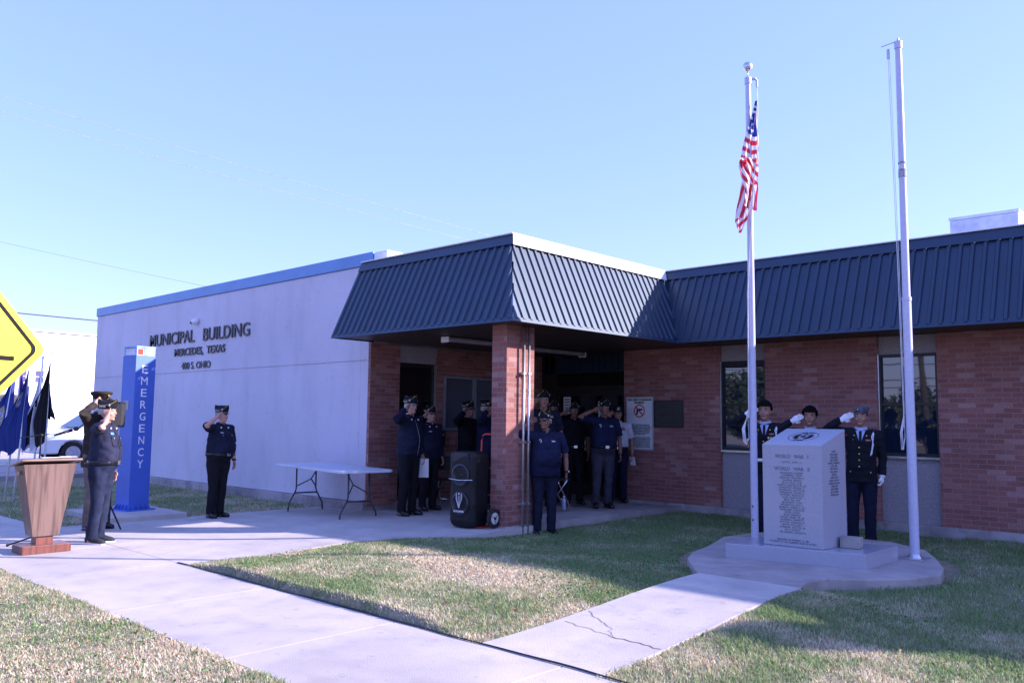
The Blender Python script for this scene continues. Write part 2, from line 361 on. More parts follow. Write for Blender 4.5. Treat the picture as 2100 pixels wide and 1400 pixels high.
# ------------------------------------------------------------------ municipal building
HB, HT, DD = 2.765, 3.986, .553
XC, YC, YV, XA = -7.081, 7.603, 11.368, -10.93
ZR = 3.865
WY = 12.29; XE = 4.7
B = thing('municipal_building', (0, 0, 0), 0, 'single-storey municipal building of white stucco and red brick with navy ribbed metal mansard', 'building')
b = MB(); b.box(-22.46, -11.27, 8.412, 26, .16, 4.02); b.box(-11.265, -11.06, 8.412, 8.8, .16, 4.02); b.box(-11.265, -11.06, 8.8, 26, 2.76, 4.02); b.build('stucco_wall', M_STUCCO, B)
b = MB(); b.box(-22.44, -11.06, 8.404, 8.409, 2.449, 2.455); b.build('control_joint', mat('joint_grey', (.34, .32, .35), .9), B)  # joint drawn as a thin grey strip
b = MB(); b.box(-22.5, -11.05, 8.36, 26.02, -.1, .152); b.build('foundation', M_FOUND, B, bevel=.01)
b = MB(); b.box(-22.49, -10.99, 8.385, 8.6, 4.025, 4.24); b.box(-22.49, -22.3, 8.6, 26, 4.025, 4.24); b.build('coping', M_COPEB, B, bevel=.012)
b = MB(); b.box(-10.985, -10.63, 8.40, 8.75, 4.0, 4.23); b.build('parapet_end_wrap', M_WHITEM, B, bevel=.03)
# brick parts
def bricks(*boxes):
    b = MB()
    for q in boxes: b.box(*q)
    return b.build('brick_wall', M_BRICK, B, uv=True)
bricks((-11.055, -11.0, 8.414, 9.03, .1, 2.74), (-11.24, -11.056, 8.81, 9.03, .1, 2.74)); bricks((-11.25, -11.0, 9.86, 10.02, .1, 2.74))
bricks((-11.25, -11.0, 10.02, 11.62, .1, 1.30), (-11.25, -11.0, 10.02, 11.62, 2.28, 2.74), (-11.25, -11.0, 11.62, 12.74, .1, 2.74))
bricks((-8.73, -6.84, WY, WY + .5, .15, 2.75)); bricks((-6.05, -4.34, WY, WY + .3, .15, 2.75)); bricks((-3.55, XE, WY, WY + .3, .15, 2.75))
bricks((XE - .5, XE + .02, 11.95, 12.28, .15, 4.62))  # pier outside the view, added to cast the shadow on the right lawn
b = MB(); b.box(-11.22, -11.02, 9.03, 9.86, 2.453, 2.74); b.build('stucco_panel', M_STUCCO2, B)
b = MB(); b.box(-11.0, XE, 13.2, 13.3, 0, 3.9); b.build('inner_wall', M_BRONZE, B)
for xa, xb in ((-6.84, -6.05), (-4.34, -3.55)):
    b = MB(); b.box(xa, xb, WY + .07, WY + .2, .15, 1.06); b.build('stucco_panel', M_STUCCO2, B)
    b = MB(); b.box(xa, xb, WY + .07, WY + .2, 2.49, 2.75); b.build('stucco_panel', M_STUCCO2, B)
    wn = MB(); e = .035
    wn.box(xa, xa + e, WY + .04, WY + .15, 1.063, 2.487); wn.box(xb - e, xb, WY + .04, WY + .15, 1.063, 2.487)
    wn.box(xa + e, xb - e, WY + .042, WY + .148, 1.063, 1.105); wn.box(xa + e, xb - e, WY + .042, WY + .148, 2.45, 2.487); wn.box(xa + e, xb - e, WY + .042, WY + .148, 1.765, 1.80)
    wf = wn.build('window', M_BRONZE, B)
    for z0, z1 in ((1.105, 1.765), (1.80, 2.45)):
        p = MB(); p.box(xa + e, xb - e, WY + .09, WY + .10, z0, z1); p.build('pane', M_DARKGLASS, wf)
    p = MB(); p.box(xa + .005, xb - .005, WY + .01, WY + .12, 1.03, 1.06); p.build('sill', M_ALU, wf)
    p = MB(); p.box(xa + .002, xa + .014, WY + .015, WY + .04, 1.065, 2.487); p.build('edge_trim', M_ALU, wf)
b = MB(); b.box(-8.74, XE + .05, WY - .03, WY + .6, -.1, .148); b.build('foundation', M_FOUND, B, bevel=.012)
# office door and window in the porch's side wall
d = MB(); d.box(-11.16, -11.06, 9.03, 9.07, .12, 2.45); d.box(-11.16, -11.06, 9.80, 9.86, .12, 2.45); d.box(-11.16, -11.06, 9.07, 9.80, 2.38, 2.45); d.box(-11.16, -11.06, 9.07, 9.80, .12, .2)
dr = d.build('door', M_BRONZE, B); p = MB(); p.box(-11.12, -11.11, 9.07, 9.80, .2, 2.38); p.build('pane', M_DOORGLASS, dr)
p = MB(); p.box(-11.05, -11.01, 9.84, 9.856, .12, 2.45); p.build('edge_trim', M_ALU, dr)
wn = MB(); ya, yb = 10.03, 11.61
for q in ((ya, ya + .05), (yb - .05, yb), (10.78, 10.83)): wn.box(-11.09, -10.985, q[0], q[1], 1.31, 2.27)
wn.box(-11.088, -10.987, ya + .05, yb - .05, 1.31, 1.35); wn.box(-11.088, -10.987, ya + .05, yb - .05, 2.23, 2.27)
wf = wn.build('window', mat('grey_frame', (.25, .26, .3), .5), B)
p = MB(); p.box(-11.05, -11.04, ya + .05, 10.78, 1.35, 2.23); p.build('pane', M_BLIND, wf)
p = MB(); p.box(-11.05, -11.04, 10.83, yb - .05, 1.35, 2.23); p.build('pane', M_BLIND, wf)
# entrance: bronze frame, transom and two glazed leaves
ent = MB(); Y_ = 12.74
for x0, x1 in ((-11.0, -10.62), (-8.9, -8.73)): ent.box(x0, x1, Y_ - .06, Y_ + .06, .12, 2.75)
ent.box(-10.62, -8.9, Y_ - .058, Y_ + .058, 2.42, 2.75); ent.box(-10.62, -8.9, Y_ - .058, Y_ + .058, 2.08, 2.16)
ent = ent.build('entrance_frame', M_BRONZE, B)
p = MB(); p.box(-10.62, -8.9, Y_ - .01, Y_, 2.16, 2.42); p.build('transom_pane', M_DOORGLASS, ent)
for x0 in (-10.62, -9.76):
    d = MB(); d.box(x0 + .005, x0 + .07, Y_ - .045, Y_ + .045, .13, 2.075); d.box(x0 + .785, x0 + .855, Y_ - .045, Y_ + .045, .13, 2.075)
    d.box(x0 + .07, x0 + .785, Y_ - .043, Y_ + .043, .13, .35); d.box(x0 + .07, x0 + .785, Y_ - .043, Y_ + .043, 1.98, 2.075)
    dl = d.build('door', M_BRONZE, B); p = MB(); p.box(x0 + .07, x0 + .785, Y_ - .005, Y_ + .005, .35, 1.98); p.build('pane', M_DOORGLASS, dl)
    h = MB(); h.tube([(x0 + (.74 if x0 < -10 else .12), Y_ - .09, .95), (x0 + (.74 if x0 < -10 else .12), Y_ - .09, 1.3)], .012, 8); h.build('handle', M_ALU, dl)
b = MB(); b.box(-11.0, -8.73, 12.68, 12.7, 2.42, 2.75)
for i in range(15): b.box(-10.95 + i * .15, -10.92 + i * .15, 12.65, 12.68, 2.43, 2.74)
b.build('metal_infill_panel', M_METAL, B)
# brick pillar
b = MB(); b.box(-7.775, -7.51, 7.95, 8.49, .14, 2.765); b.build('brick_pillar', M_BRICK, B, uv=True)
b = MB(); b.box(-7.785, -7.50, 7.94, 8.50, -.1, .137); b.build('pillar_base', M_FOUND, B, bevel=.01)
# ribbed mansard cladding
SL = Vector((DD, 0, 0)); H_ = HT - HB
def clad(name, s0, s1, fp, zlo, zhi, m=M_METAL, sp=.145, rib=.023, parent=B, z1=ZR):
    """ribbed sheet: fp(s,z)->point on slope, nrm outward"""
    prof = []; k = math.floor(s0 / sp); 
    while k * sp < s1 + sp:
        c = k * sp
        for o_, h in ((.0, 0), (.084, 0), (.096, rib), (.134, rib), (.1449, 0)):
            prof.append((c + o_, h))
        k += 1
    prof = [(s, h) for s, h in prof if s0 < s < s1]; 
    prof = [(s0, 0)] + prof + [(s1, 0)]
    mb = MB(); vs = []; fs = []
    for s, h in prof:
        a, c = zlo(s), min(z1, zhi(s)); c = max(c, a + 1e-4); vs += [fp(s, a, h), fp(s, c, h)]
    for i in range(len(prof) - 1):
        if zhi(prof[i][0]) - zlo(prof[i][0]) < .003 and zhi(prof[i + 1][0]) - zlo(prof[i + 1][0]) < .003: continue
        fs.append((2 * i, 2 * i + 2, 2 * i + 3, 2 * i + 1))
    mb.add(vs, fs); o = mb.build(name, m, parent); o.data.update()
    so = o.modifiers.new('solid', 'SOLIDIFY'); so.thickness = .004; so.offset = -1
    return o
tt = lambda z: (z - HB) / H_ * DD
nf = Vector((0, -H_, DD)).normalized()
fF = lambda s, z, h: (s, YC + tt(z) + nf.y * h, z + nf.z * h)
fR = lambda s, z, h: (XC - tt(z) - nf.y * h, s, z + nf.z * h)
fW = lambda s, z, h: (s, YV + tt(z) + nf.y * h, z + nf.z * h)
clad('ribbed_cladding', XA, XC, fF, lambda s: HB, lambda s: HT if s < XC - DD else HB + (XC - s) / DD * H_)
clad('ribbed_cladding', YC, YV + DD, fR, lambda s: HB if s < YV else HB + (s - YV) / DD * H_, lambda s: HT if s > YC + DD else HB + (s - YC) / DD * H_)
clad('ribbed_cladding', XC - DD, XE + DD, fW, lambda s: HB if s > XC else HB + (XC - s) / DD * H_, lambda s: HT)
# eaves drip, coping bands, top flashing, hip cap
def strip(name, pts_lo, pts_hi, m, thick=.006):
    mb = MB(); n = len(pts_lo); mb.add(list(pts_lo) + list(pts_hi), [(i, i + 1, n + i + 1, n + i) for i in range(n - 1)])
    o = mb.build(name, m, B); so = o.modifiers.new('s', 'SOLIDIFY'); so.thickness = thick; so.offset = 0; return o
def band(za, zb, off, m, name):
    A = lambda z: ((XA - .0, YC + tt(z) - off, z), (XC - tt(z) + off, YC + tt(z) - off, z), (XC - tt(z) + off, YV + tt(z) - off, z), (XE + .5, YV + tt(z) - off, z))
    return strip(name, A(za), A(zb), m)
band(ZR - .02, HT + .01, .034, M_METAL, 'coping_band')
fl = MB(); o1 = .055
for (p, q, dx, dy) in (((XA, YC + DD), (XC - DD, YC + DD), 0, 1), ((XC - DD, YC + DD - o1), (XC - DD, YV + DD + .12), -1, 0), ((XC - DD + o1, YV + DD), (XE + .5, YV + DD), 0, 1)):
    if dx: fl.box(p[0] - .12, p[0] + o1, p[1], q[1], HT + .012, HT + .03)
    else: fl.box(p[0], q[0] - (.125 if q[0] < -7 else 0), p[1] - o1, p[1] + .12, HT + .012, HT + .03)
fl.build('top_flashing', M_WHITEM, B, bevel=.006)
# white strip paints the sunlight onto the canopy's east-facing coping
strip('sunlit_coping_strip', ((XC - tt(ZR - .03) + .046, YC + tt(ZR - .03) - .03, ZR - .03), (XC - tt(ZR - .03) + .046, YV + tt(ZR - .03) - .05, ZR - .03)),
      ((XC - tt(HT) + .046, YC + tt(HT) - .03, HT + .02), (XC - tt(HT) + .046, YV + tt(HT) - .05, HT + .02)), M_WHITEM)
band(HB - .035, HB + .02, .012, M_METAL, 'eaves_drip')
hc = MB(); nn = Vector((1, -1, .6)).normalized() * .03
a0 = Vector((XC, YC, HB - .02)) + nn; a1 = Vector((XC - DD, YC + DD, ZR)) + nn
hc.add([a0 + Vector((-.03, .005, 0)), a0, a0 + Vector((-.012, .10, 0)), a1 + Vector((-.03, .005, 0)), a1, a1 + Vector((-.012, .10, 0))], [(0, 1, 4, 3), (1, 2, 5, 4)])
o = hc.build('hip_cap', mat('hip_trim', (.12, .16, .24), .35), B); so = o.modifiers.new('s', 'SOLIDIFY'); so.thickness = .004
ck = MB(); ck.add([(XA, YC, HB - .03), (XA, 8.41, HB - .03), (XA, 8.41, HT), (XA, YC + DD, HT)], [(0, 1, 2, 3)]); o = ck.build('end_cheek', M_METAL, B); so = o.modifiers.new('s', 'SOLIDIFY'); so.thickness = .01; so.offset = 1
# roof decks close the box above
rf = MB(); rf.box(-11.04, XC - DD - .125, 8.28, 24, 3.86, HT - .01); rf.box(XC - DD - .12, XE + .4, YV + DD + .12, 24, 3.86, HT - .01); rf.build('roof_deck', M_WHITEM, B)
rf = MB(); rf.box(-22.3, -11.06, 8.62, 26, 4.025, 4.05); rf.build('roof_deck', M_WHITEM, B)
# slatted soffit
def soff(poly_x0, poly_x1, y0, y1, z):
    mb = MB(); n = int((y1 - y0) / .1)
    for i in range(n + 1):
        a = y0 + i * .1; c = min(a + .082, y1)
        if c - a < .02: continue
        mb.box(poly_x0, poly_x1, a, c, z, z + .02)
    mb.box(poly_x0, poly_x1, y0, y1, z + .024, z + .03); return mb
soff(XA + .01, XC - .02, YC + .02, 12.68, HB - .012).build('soffit', M_SOFFIT, B)
soff(XC - .015, XE + .3, YV + .02, WY - .005, HB - .012).build('soffit', M_SOFFIT, B)
b = MB(); b.box(XC - .0, XE + .3, WY, WY + .3, 2.76, 3.8); b.build('inner_wall', M_BRONZE, B)
# lettering
put_text('lettering', 'MUNICIPAL   BUILDING', (-17.04, 8.392, 3.215), (1, 0, 0), (0, 0, 1), 4.42, .27, M_LETTER, B, extrude=.009, bold=.004)
put_text('lettering', 'MERCEDES,  TEXAS', (-16.88, 8.395, 2.875), (1, 0, 0), (0, 0, 1), 2.22, .19, M_LETTER, B, extrude=.008, bold=.012)
put_text('lettering', '400 S. OHIO', (-16.99, 8.395, 2.585), (1, 0, 0), (0, 0, 1), 1.28, .15, M_LETTER, B, extrude=.006, bold=.0)
# ceiling lights
lt = thing('ceiling_light', (-9.3, 8.5, 2.74), 0, 'long white wraparound ceiling light nearer the front of the porch, left of the pillar', 'ceiling light', 'porch ceiling lights')
b = MB(); b.tube([(0, 0, -.035), (0, 1.5, -.035)], [(.075, .035)] * 2, 16, sq=3); b.build('diffuser', M_CLOUDG, lt, smooth=False)
b = MB(); b.box(-.085, .085, -.02, 0, -.09, .0); b.build('end_cap', M_WHITEP, lt, bevel=.008); b = MB(); b.box(-.085, .085, 1.5, 1.52, -.09, .0); b.build('end_cap', M_WHITEP, lt, bevel=.008)
l2 = copy_tree(lt); l2.location = (-9.45, 10.5, 2.74); l2['label'] = 'long white wraparound ceiling light deeper in the porch, right of the pillar'
# parts on the porch
cd_ = thing('conduit', (-7.45, 8.22, 0), 0, 'bare steel conduit on the brick pillar, the left one of two', 'pipe', 'conduits on the pillar')
b = MB(); b.tube([(0, 0, -.05), (0, 0, 2.74)], .017, 10); b.build('pipe', M_GALV, cd_, smooth=True)
for z6 in (.4, 1.2, 2.1):
    b = MB(); b.box(-.06, .021, -.028, .028, z6, z6 + .03); b.build('strap', M_GALV, cd_)
c2 = copy_tree(cd_); c2.location = (-7.45, 8.32, 0); c2['label'] = 'bare steel conduit on the brick pillar, the right one of two'
# rooftop unit
ru = thing('rooftop_unit', (-3.55, 15.3, 4.0), 0, 'pale grey box-shaped unit standing on the roof behind the navy metal edge', 'rooftop unit')
b = MB(); b.box(-.5, .5, -.3, 1.0, 0, .88); b.build('housing', mat('pale_unit_metal', (.5, .54, .66), .5), ru, bevel=.01)
b = MB(); b.box(-.515, .515, -.315, 1.015, .883, .93); b.build('lid', mat('pale_unit_lid', (.55, .6, .72), .5), ru, bevel=.005)

# security camera
sc_ = thing('security_camera', (-17.0, 8.40, 3.50), 0, 'small white dome security camera on the stucco wall above the lettering', 'camera')
b = MB(); b.ell((0, -.07, 0), (.07, .07, .07), 10); b.tube([(0, 0, .02), (0, -.05, .02)], .06, 14); b.build('housing', M_WHITEP, sc_, smooth=True)
b = MB(); b.ell((-.03, -.115, -.02), (.035, .035, .035), 8); b.build('lens', M_BLACK, sc_, smooth=True)

# prohibition sign
ps = thing('prohibition_sign', (-8.395, WY - .012, 1.47), 0, 'tall white notice board with red crossed-out handgun symbol on the brick wall', 'sign')
PW, PH = .28, .455
b = MB(); b.box(-PW, PW, 0, .008, -PH, PH); b.build('board', mat('notice_white', (.66, .68, .72), .35, var=.03), ps, bevel=.003)
t = '\n'.join(['PURSUANT TO SECTION 30.07, PENAL CODE', '(TRESPASS BY LICENSE HOLDER WITH AN OPENLY', 'CARRIED HANDGUN), A PERSON LICENSED UNDER', 'SUBCHAPTER H, CHAPTER 411, GOVERNMENT', 'CODE (HANDGUN LICENSING LAW), MAY NOT', 'ENTER THIS PROPERTY WITH A HANDGUN', 'THAT IS CARRIED OPENLY', '',
  'CONFORME A LA SECCION 30.07 DEL CODIGO', 'PENAL (TRASPASAR PORTANDO ARMAS DE FUEGO', 'AL AIRE LIBRE CON LICENCIA), PERSONAS CON', 'LICENCIA BAJO DEL SUB-CAPITULO H, CAPITULO', '411, CODIGO DE GOBIERNO (LEY DE PORTAR', 'ARMAS), NO DEBEN ENTRAR A ESTA PROPIEDAD', 'PORTANDO UN ARMA DE FUEGO AL AIRE LIBRE'])
put_text('lettering', 'OPEN CARRY OF HANDGUNS\nPROHIBITED', (0, -.004, .385), (1, 0, 0), (0, 0, 1), .50, .085, M_INK, ps, extrude=.0015, bold=.02)
put_text('small_print', t, (0, -.004, -.215), (1, 0, 0), (0, 0, 1), .47, .40, M_INK, ps, extrude=.001, bold=.004)
b = MB(); n = 32; cz = .215
b.add([(math.cos(2 * math.pi * k / n) * r_, -.005, cz + math.sin(2 * math.pi * k / n) * r_) for r_ in (.115, .094) for k in range(n)], [(k, (k + 1) % n, n + (k + 1) % n, n + k) for k in range(n)])
b.add([(-.078, -.006, cz + .062), (-.062, -.006, cz + .078), (.078, -.006, cz - .062), (.062, -.006, cz - .078)], [(0, 1, 2, 3)])
b.build('red_ring', mat('sign_red', (.5, .02, .02), .4), ps)
b = MB(); b.box(-.055, .062, -.0045, -.002, cz + .01, cz + .04); b.add([(-.055, -.0045, cz + .012), (-.02, -.0045, cz + .012), (-.035, -.0045, cz - .065), (-.072, -.0045, cz - .065)], [(0, 1, 2, 3)]); b.build('handgun_symbol', M_INK, ps)
b = MB()
for q in ((-PW + .012, -PW + .016, -PH + .012, PH - .012), (PW - .016, PW - .012, -PH + .012, PH - .012), (-PW + .016, PW - .016, -PH + .012, -PH + .016), (-PW + .016, PW - .016, PH - .016, PH - .012)): b.box(q[0], q[1], -.003, -.0005, q[2], q[3])
b.build('border', M_INK, ps)
pq = thing('plaque', (-7.80, WY - .02, 1.64), 0, 'dark rectangular bronze plaque on the brick beside the white notice board', 'plaque')
b = MB(); b.box(-.28, .28, 0, .018, -.225, .22); b.build('plate', mat('plaque_bronze', (.035, .032, .03), .45, var=.2, vscale=30), pq, bevel=.004)
b = MB(); b.box(-.285, .285, -.006, .0, .215, .228); b.box(-.285, .285, -.006, .0, -.232, -.22); b.box(-.29, -.278, -.006, .0, -.22, .215); b.box(.278, .29, -.006, .0, -.22, .215); b.build('rim', M_BRONZE, pq)
put_text('lettering', 'MUNICIPAL BUILDING\nCITY OF MERCEDES\n\nMAYOR AND\nCITY COMMISSION\n\nARCHITECT\nCONTRACTOR', (0, -.003, 0), (1, 0, 0), (0, 0, 1), .4, .34, mat('worn_bronze_letter', (.07, .062, .05), .5), pq, extrude=.002)
ws = thing('wall_notice', (-10.985, 9.94, 1.16), 0, 'small black notice box with pale lettering on brick beside the porch window', 'notice')
b = MB(); b.box(0, .03, -.06, .10, -.13, .14); b.build('box', M_BLACK, ws, bevel=.005)
b = MB(); b.box(.031, .032, -.03, .07, .06, .09); b.box(.031, .032, -.03, .07, -.08, -.05); b.box(.031, .032, -.005, .045, -.03, .03); b.build('label_strip', M_WHITEP, ws)
for i, (x, z, sx, sz, lb) in enumerate(((-10.36, 1.80, .09, .16, 'white printed notice taped to the left glass door leaf'), (-9.5, 1.72, .10, .15, 'white paper sheet taped to the right glass door leaf'))):
    pn = thing('paper_notice', (x, 12.69, z), 0, lb, 'notice', 'papers on the entrance doors')
    b = MB(); b.box(-sx, sx, -.0, .003, -sz, sz); b.build('sheet', M_PAPER, pn)
    b = MB()
    for k in range(5): b.box(-sx * .7, sx * .7, -.002, -.0005, sz * (.75 - .33 * k) - .018, sz * (.75 - .33 * k))
    b.build('print', M_INK, pn)

# far white building across the street
fb = thing('white_building', (-60, 0, 0), 0, 'large bright white building across the street at the far left', 'building')
b = MB(); b.box(-14, 0, 18.35, 48, 0, 7.05); b.box(-14, 0, 4, 18.34, 3.05, 7.05); b.box(-14, -2.5, 4, 18.34, 0, 3.04); b.build('wall', M_FARW, fb)
b = MB(); b.box(-.1, .9, 8, 18.3, 2.75, 3.04); b.build('canopy', M_FARW, fb)
for y0, y1 in ((15.2, 17.3), (17.9, 18.25), (12.5, 14.6), (18.75, 19.3)):
    wn = MB(); n = max(1, round((y1 - y0) / .5)); wn.box(0.0, .03, y0, y1, 3.55, 3.6); wn.box(0, .03, y0, y1, 4.35, 4.4); wn.box(0, .03, y0, y1, 3.95, 3.99)
    for k in range(n + 1): yy = y0 + (y1 - y0) * k / n; wn.box(.031, .05, yy - .03, yy + .03, 3.55, 4.4)
    wf = wn.build('window', M_WHITEP, fb); p = MB(); p.box(-.02, -.005 + .01, y0, y1, 3.6, 4.35); p.build('pane', mat('violet_glass', (.10, .10, .22), .2), wf)
b = MB(); b.box(-2.5, -2.4, 6, 18.3, .9, 2.6); b.build('shop_window', mat('pale_glass', (.25, .35, .5), .2), fb)

# ------------------------------------------------------------------ emergency tower
sp_ = MB(); sp_.prism([(-13.8, 4.87), (-12.27, 4.85), (-12.22, 6.02), (-13.78, 6.05)], -.1, .072)
struct('tower_pad', sp_, M_CONC, bevel=.012)
tw = thing('emergency_tower', (-13.14, 5.58, .072), rad(10), 'tall blue emergency call tower with white vertical EMERGENCY lettering on a concrete pad', 'emergency tower')
q = .17
b = MB(); b.box(-q, q, -q, q, .02, 2.35); b.build('column', M_EBLUE, tw, bevel=.006)
b = MB(); b.box(-.24, .24, -.24, .24, 0, .02)
for sx in (-1, 1):
    for yy in (-.12, -.04, .04, .12):
        b.add([(sx * q, yy - .005, .02), (sx * .235, yy - .005, .02), (sx * q, yy - .005, .1), (sx * q, yy + .005, .02), (sx * .235, yy + .005, .02), (sx * q, yy + .005, .1)], [(0, 1, 2), (5, 4, 3), (0, 3, 4, 1), (1, 4, 5, 2), (2, 5, 3, 0)])
        b.add([(yy - .005, sx * q, .02), (yy - .005, sx * .235, .02), (yy - .005, sx * q, .1), (yy + .005, sx * q, .02), (yy + .005, sx * .235, .02), (yy + .005, sx * q, .1)], [(0, 1, 2), (5, 4, 3), (0, 3, 4, 1), (1, 4, 5, 2), (2, 5, 3, 0)])
fixn(b.build('base_flange', M_EBLUE, tw).data)
b = MB(); b.box(-.155, .155, -.155, .155, 2.352, 2.47); b.build('beacon', mat('beacon_lens', (.55, .6, .72), .25), tw, bevel=.008)
b = MB(); b.box(-.165, .165, -.165, .165, 2.472, 2.50); b.build('beacon_lid', M_EBLUE if False else mat('tower_lid', (.25, .42, .72), .4), tw, bevel=.005)
b = MB(); b.box(.156, .16, -.13, -.05, 2.37, 2.455); b.build('red_lens', M_AMBER, tw)
for q6 in ((.156, .16, -.03, .04), (.156, .16, -.158, -.14), (.156, .16, .14, .158), (-.158, -.14, -.16, -.156), (.13, .15, -.16, -.156)):
    b = MB(); b.box(*q6, 2.355, 2.47); b.build('corner_post', MATS['tower_lid'], tw)
b = MB(); b.box(-.09, .04, -.176, -.1701, 1.52, 1.66); b.build('camera_port', mat('grey_port', (.35, .35, .38), .4), tw)
for i, ch in enumerate('EMERGENCY'):
    put_text('letter', ch, (.1712, -.012, 2.145 - i * .181), (0, 1, 0), (0, 0, 1), .095 if ch != 'M' else .11, .12, M_WHITEP, tw, extrude=.0015, bold=.0)

# ------------------------------------------------------------------ PA speaker on a tripod behind the lectern people
pa = thing('pa_speaker', (-11.42, 4.56, 0), rad(30), 'black wedge-shaped loudspeaker on a stand in front of the blue emergency tower', 'loudspeaker')
b = MB(); b.prism([(-.13, -.11), (.02, -.13), (.13, -.04), (.13, .04), (.02, .13), (-.13, .11)], 1.35, 1.68); b.build('cabinet', M_BLACK, pa, bevel=.015)
b = MB(); b.prism([(.03, -.127), (.132, -.04), (.135, -.035), (.135, .035), (.132, .04), (.03, .127), (.02, 0)], 1.375, 1.655); b.build('grille', M_BLACKM, pa)
b = MB(); b.tube([(0, 0, .1), (0, 0, 1.33)], .017, 10)
for k in range(3): a = 2.1 * k + .5; b.tube([(0, 0, .35), (.15 * math.cos(a), .15 * math.sin(a), .02)], .011, 8)
b.build('stand', M_BLACK, pa)

# ------------------------------------------------------------------ lectern
le = thing('lectern', (-10.22, 3.37, 0), rad(0), 'wooden lectern with tapered oak front on a red-brown base at the left', 'lectern')
b = MB(); b.box(-.16, .17, -.245, .25, 0, .09); b.build('base', M_WOOD2, le, bevel=.006)
b = MB(); b.box(-.07, .09, -.085, .085, .09, .18); b.build('column', M_WOOD2, le)
b = MB(); b.add([(-.10, -.135, .18), (.12, -.135, .18), (.12, .135, .18), (-.10, .135, .18), (-.16, -.27, .93), (.14, -.27, .96), (.14, .27, .96), (-.16, .27, .93)], [(3, 2, 1, 0), (4, 5, 6, 7), (0, 1, 5, 4), (1, 2, 6, 5), (2, 3, 7, 6), (3, 0, 4, 7)])
b.build('body', M_WOOD, le, bevel=.004)
b = MB(); b.add([(-.22, -.31, .925), (.20, -.31, 1.0), (.20, .31, 1.0), (-.22, .31, .925), (-.22, -.31, .945), (.20, -.31, 1.02), (.20, .31, 1.02), (-.22, .31, .945)], [(3, 2, 1, 0), (4, 5, 6, 7), (0, 1, 5, 4), (1, 2, 6, 5), (2, 3, 7, 6), (3, 0, 4, 7)])
b.build('top', mat('lectern_top', (.30, .20, .16), .4, var=.1), le, bevel=.004)
b = MB(); b.add([(-.06, -.2725, .84), (.03, -.2725, .845), (.03, -.2725, .885), (-.06, -.2725, .88)], [(0, 1, 2, 3)]); o = b.build('name_plate', mat('brass_plate', (.30, .20, .14), .4), le)
so = o.modifiers.new('s', 'SOLIDIFY'); so.thickness = .004; so.offset = 1
pp = thing('paper_stack', (-10.22, 3.45, 1.013), 0, 'sheets of white paper lying on the lectern top', 'papers')
b = MB(); b.box(-.12, .1, -.16, .14, .0, .006, Matrix.Rotation(-.151, 4, 'Y')); b.build('sheet', M_PAPER, pp)
b = MB(); b.box(-.10, .11, .0, .2, .007, .012, Matrix.Rotation(-.151, 4, 'Y') @ Matrix.Rotation(.2, 4, 'Z')); b.build('sheet', M_PAPER, pp)
ms = thing('microphone_stand', (-10.62, 3.42, 0), 0, 'black boom microphone stand behind the lectern', 'microphone stand')
b = MB(); b.tube([(0, 0, .06), (0, 0, .7), (0.0, .01, 1.26)], [.011, .01, .008], 8); b.build('pole', M_BLACK, ms)
for a in (-2.4, -.4, 1.7):
    b = MB(); b.tube([(0, 0, .12), (.30 * math.cos(a), .30 * math.sin(a), .015)], .009, 8); b.ell((.30 * math.cos(a), .30 * math.sin(a), .016), (.016, .016, .016), 6); b.build('leg', M_BLACK, ms)
b = MB(); b.tube([(-.05, -.2, 1.235), (0, .01, 1.27), (.02, .16, 1.275)], .006, 8); b.ell((0, 0.01, 1.265), (.022, .022, .022), 8); b.build('boom', M_BLACK, ms)
mi = thing('microphone', (-10.62, 3.42, 0), 0, 'black handheld microphone clipped on the boom above the lectern', 'microphone')
b = MB(); b.tube([(.02, .14, 1.265), (.035, .33, 1.325)], [.012, .019], 10); b.build('handle', M_BLACK, mi, smooth=True)
b = MB(); b.ell((.04, .37, 1.34), (.028, .032, .028), 10); b.build('head', M_BLACKM, mi, smooth=True)

# ------------------------------------------------------------------ folding table
ft = thing('folding_table', (-11.02, 7.73, .0), rad(-8.7), 'white plastic folding table with dark steel legs in front of the porch', 'table')
TL, TW = 1.18, .43
def rrect(hx, hy, r, n=5):
    P_ = []
    for cx, cy, a0_ in ((hx - r, hy - r, 0), (-hx + r, hy - r, 90), (-hx + r, -hy + r, 180), (hx - r, -hy + r, 270)):
        for k in range(n + 1): a = rad(a0_ + 90 * k / n); P_.append((cx + r * math.cos(a), cy + r * math.sin(a)))
    return P_
b = MB(); b.prism(rrect(TL, TW, .08), .715, .755); b.build('tabletop', M_TABLE, ft, bevel=.008)
M_LEG = mat('grey_steel_leg', (.06, .065, .08), .4, metal=.3)
for sx in (-1, 1):
    for sy in (-1, 1):
        x = sx * .90
        b = MB(); b.tube([(x, sy * .17, .715), (x, sy * .17, .36), (x, sy * .19, .30), (x, sy * .29, .12), (x, sy * .30, .0 if sx < 0 else .02)], .0135, 8); b.build('leg', M_LEG, ft, smooth=True)
    b = MB(); b.tube([(x, -.19, .29), (x, .19, .29)], .013, 8); b.tube([(x, -.16, .40), (x - sx * .18, 0, .52), (x - sx * .42, 0, .71)], .010, 8); b.tube([(x, .16, .40), (x - sx * .18, 0, .52)], .010, 8); b.build('brace', M_LEG, ft, smooth=True)

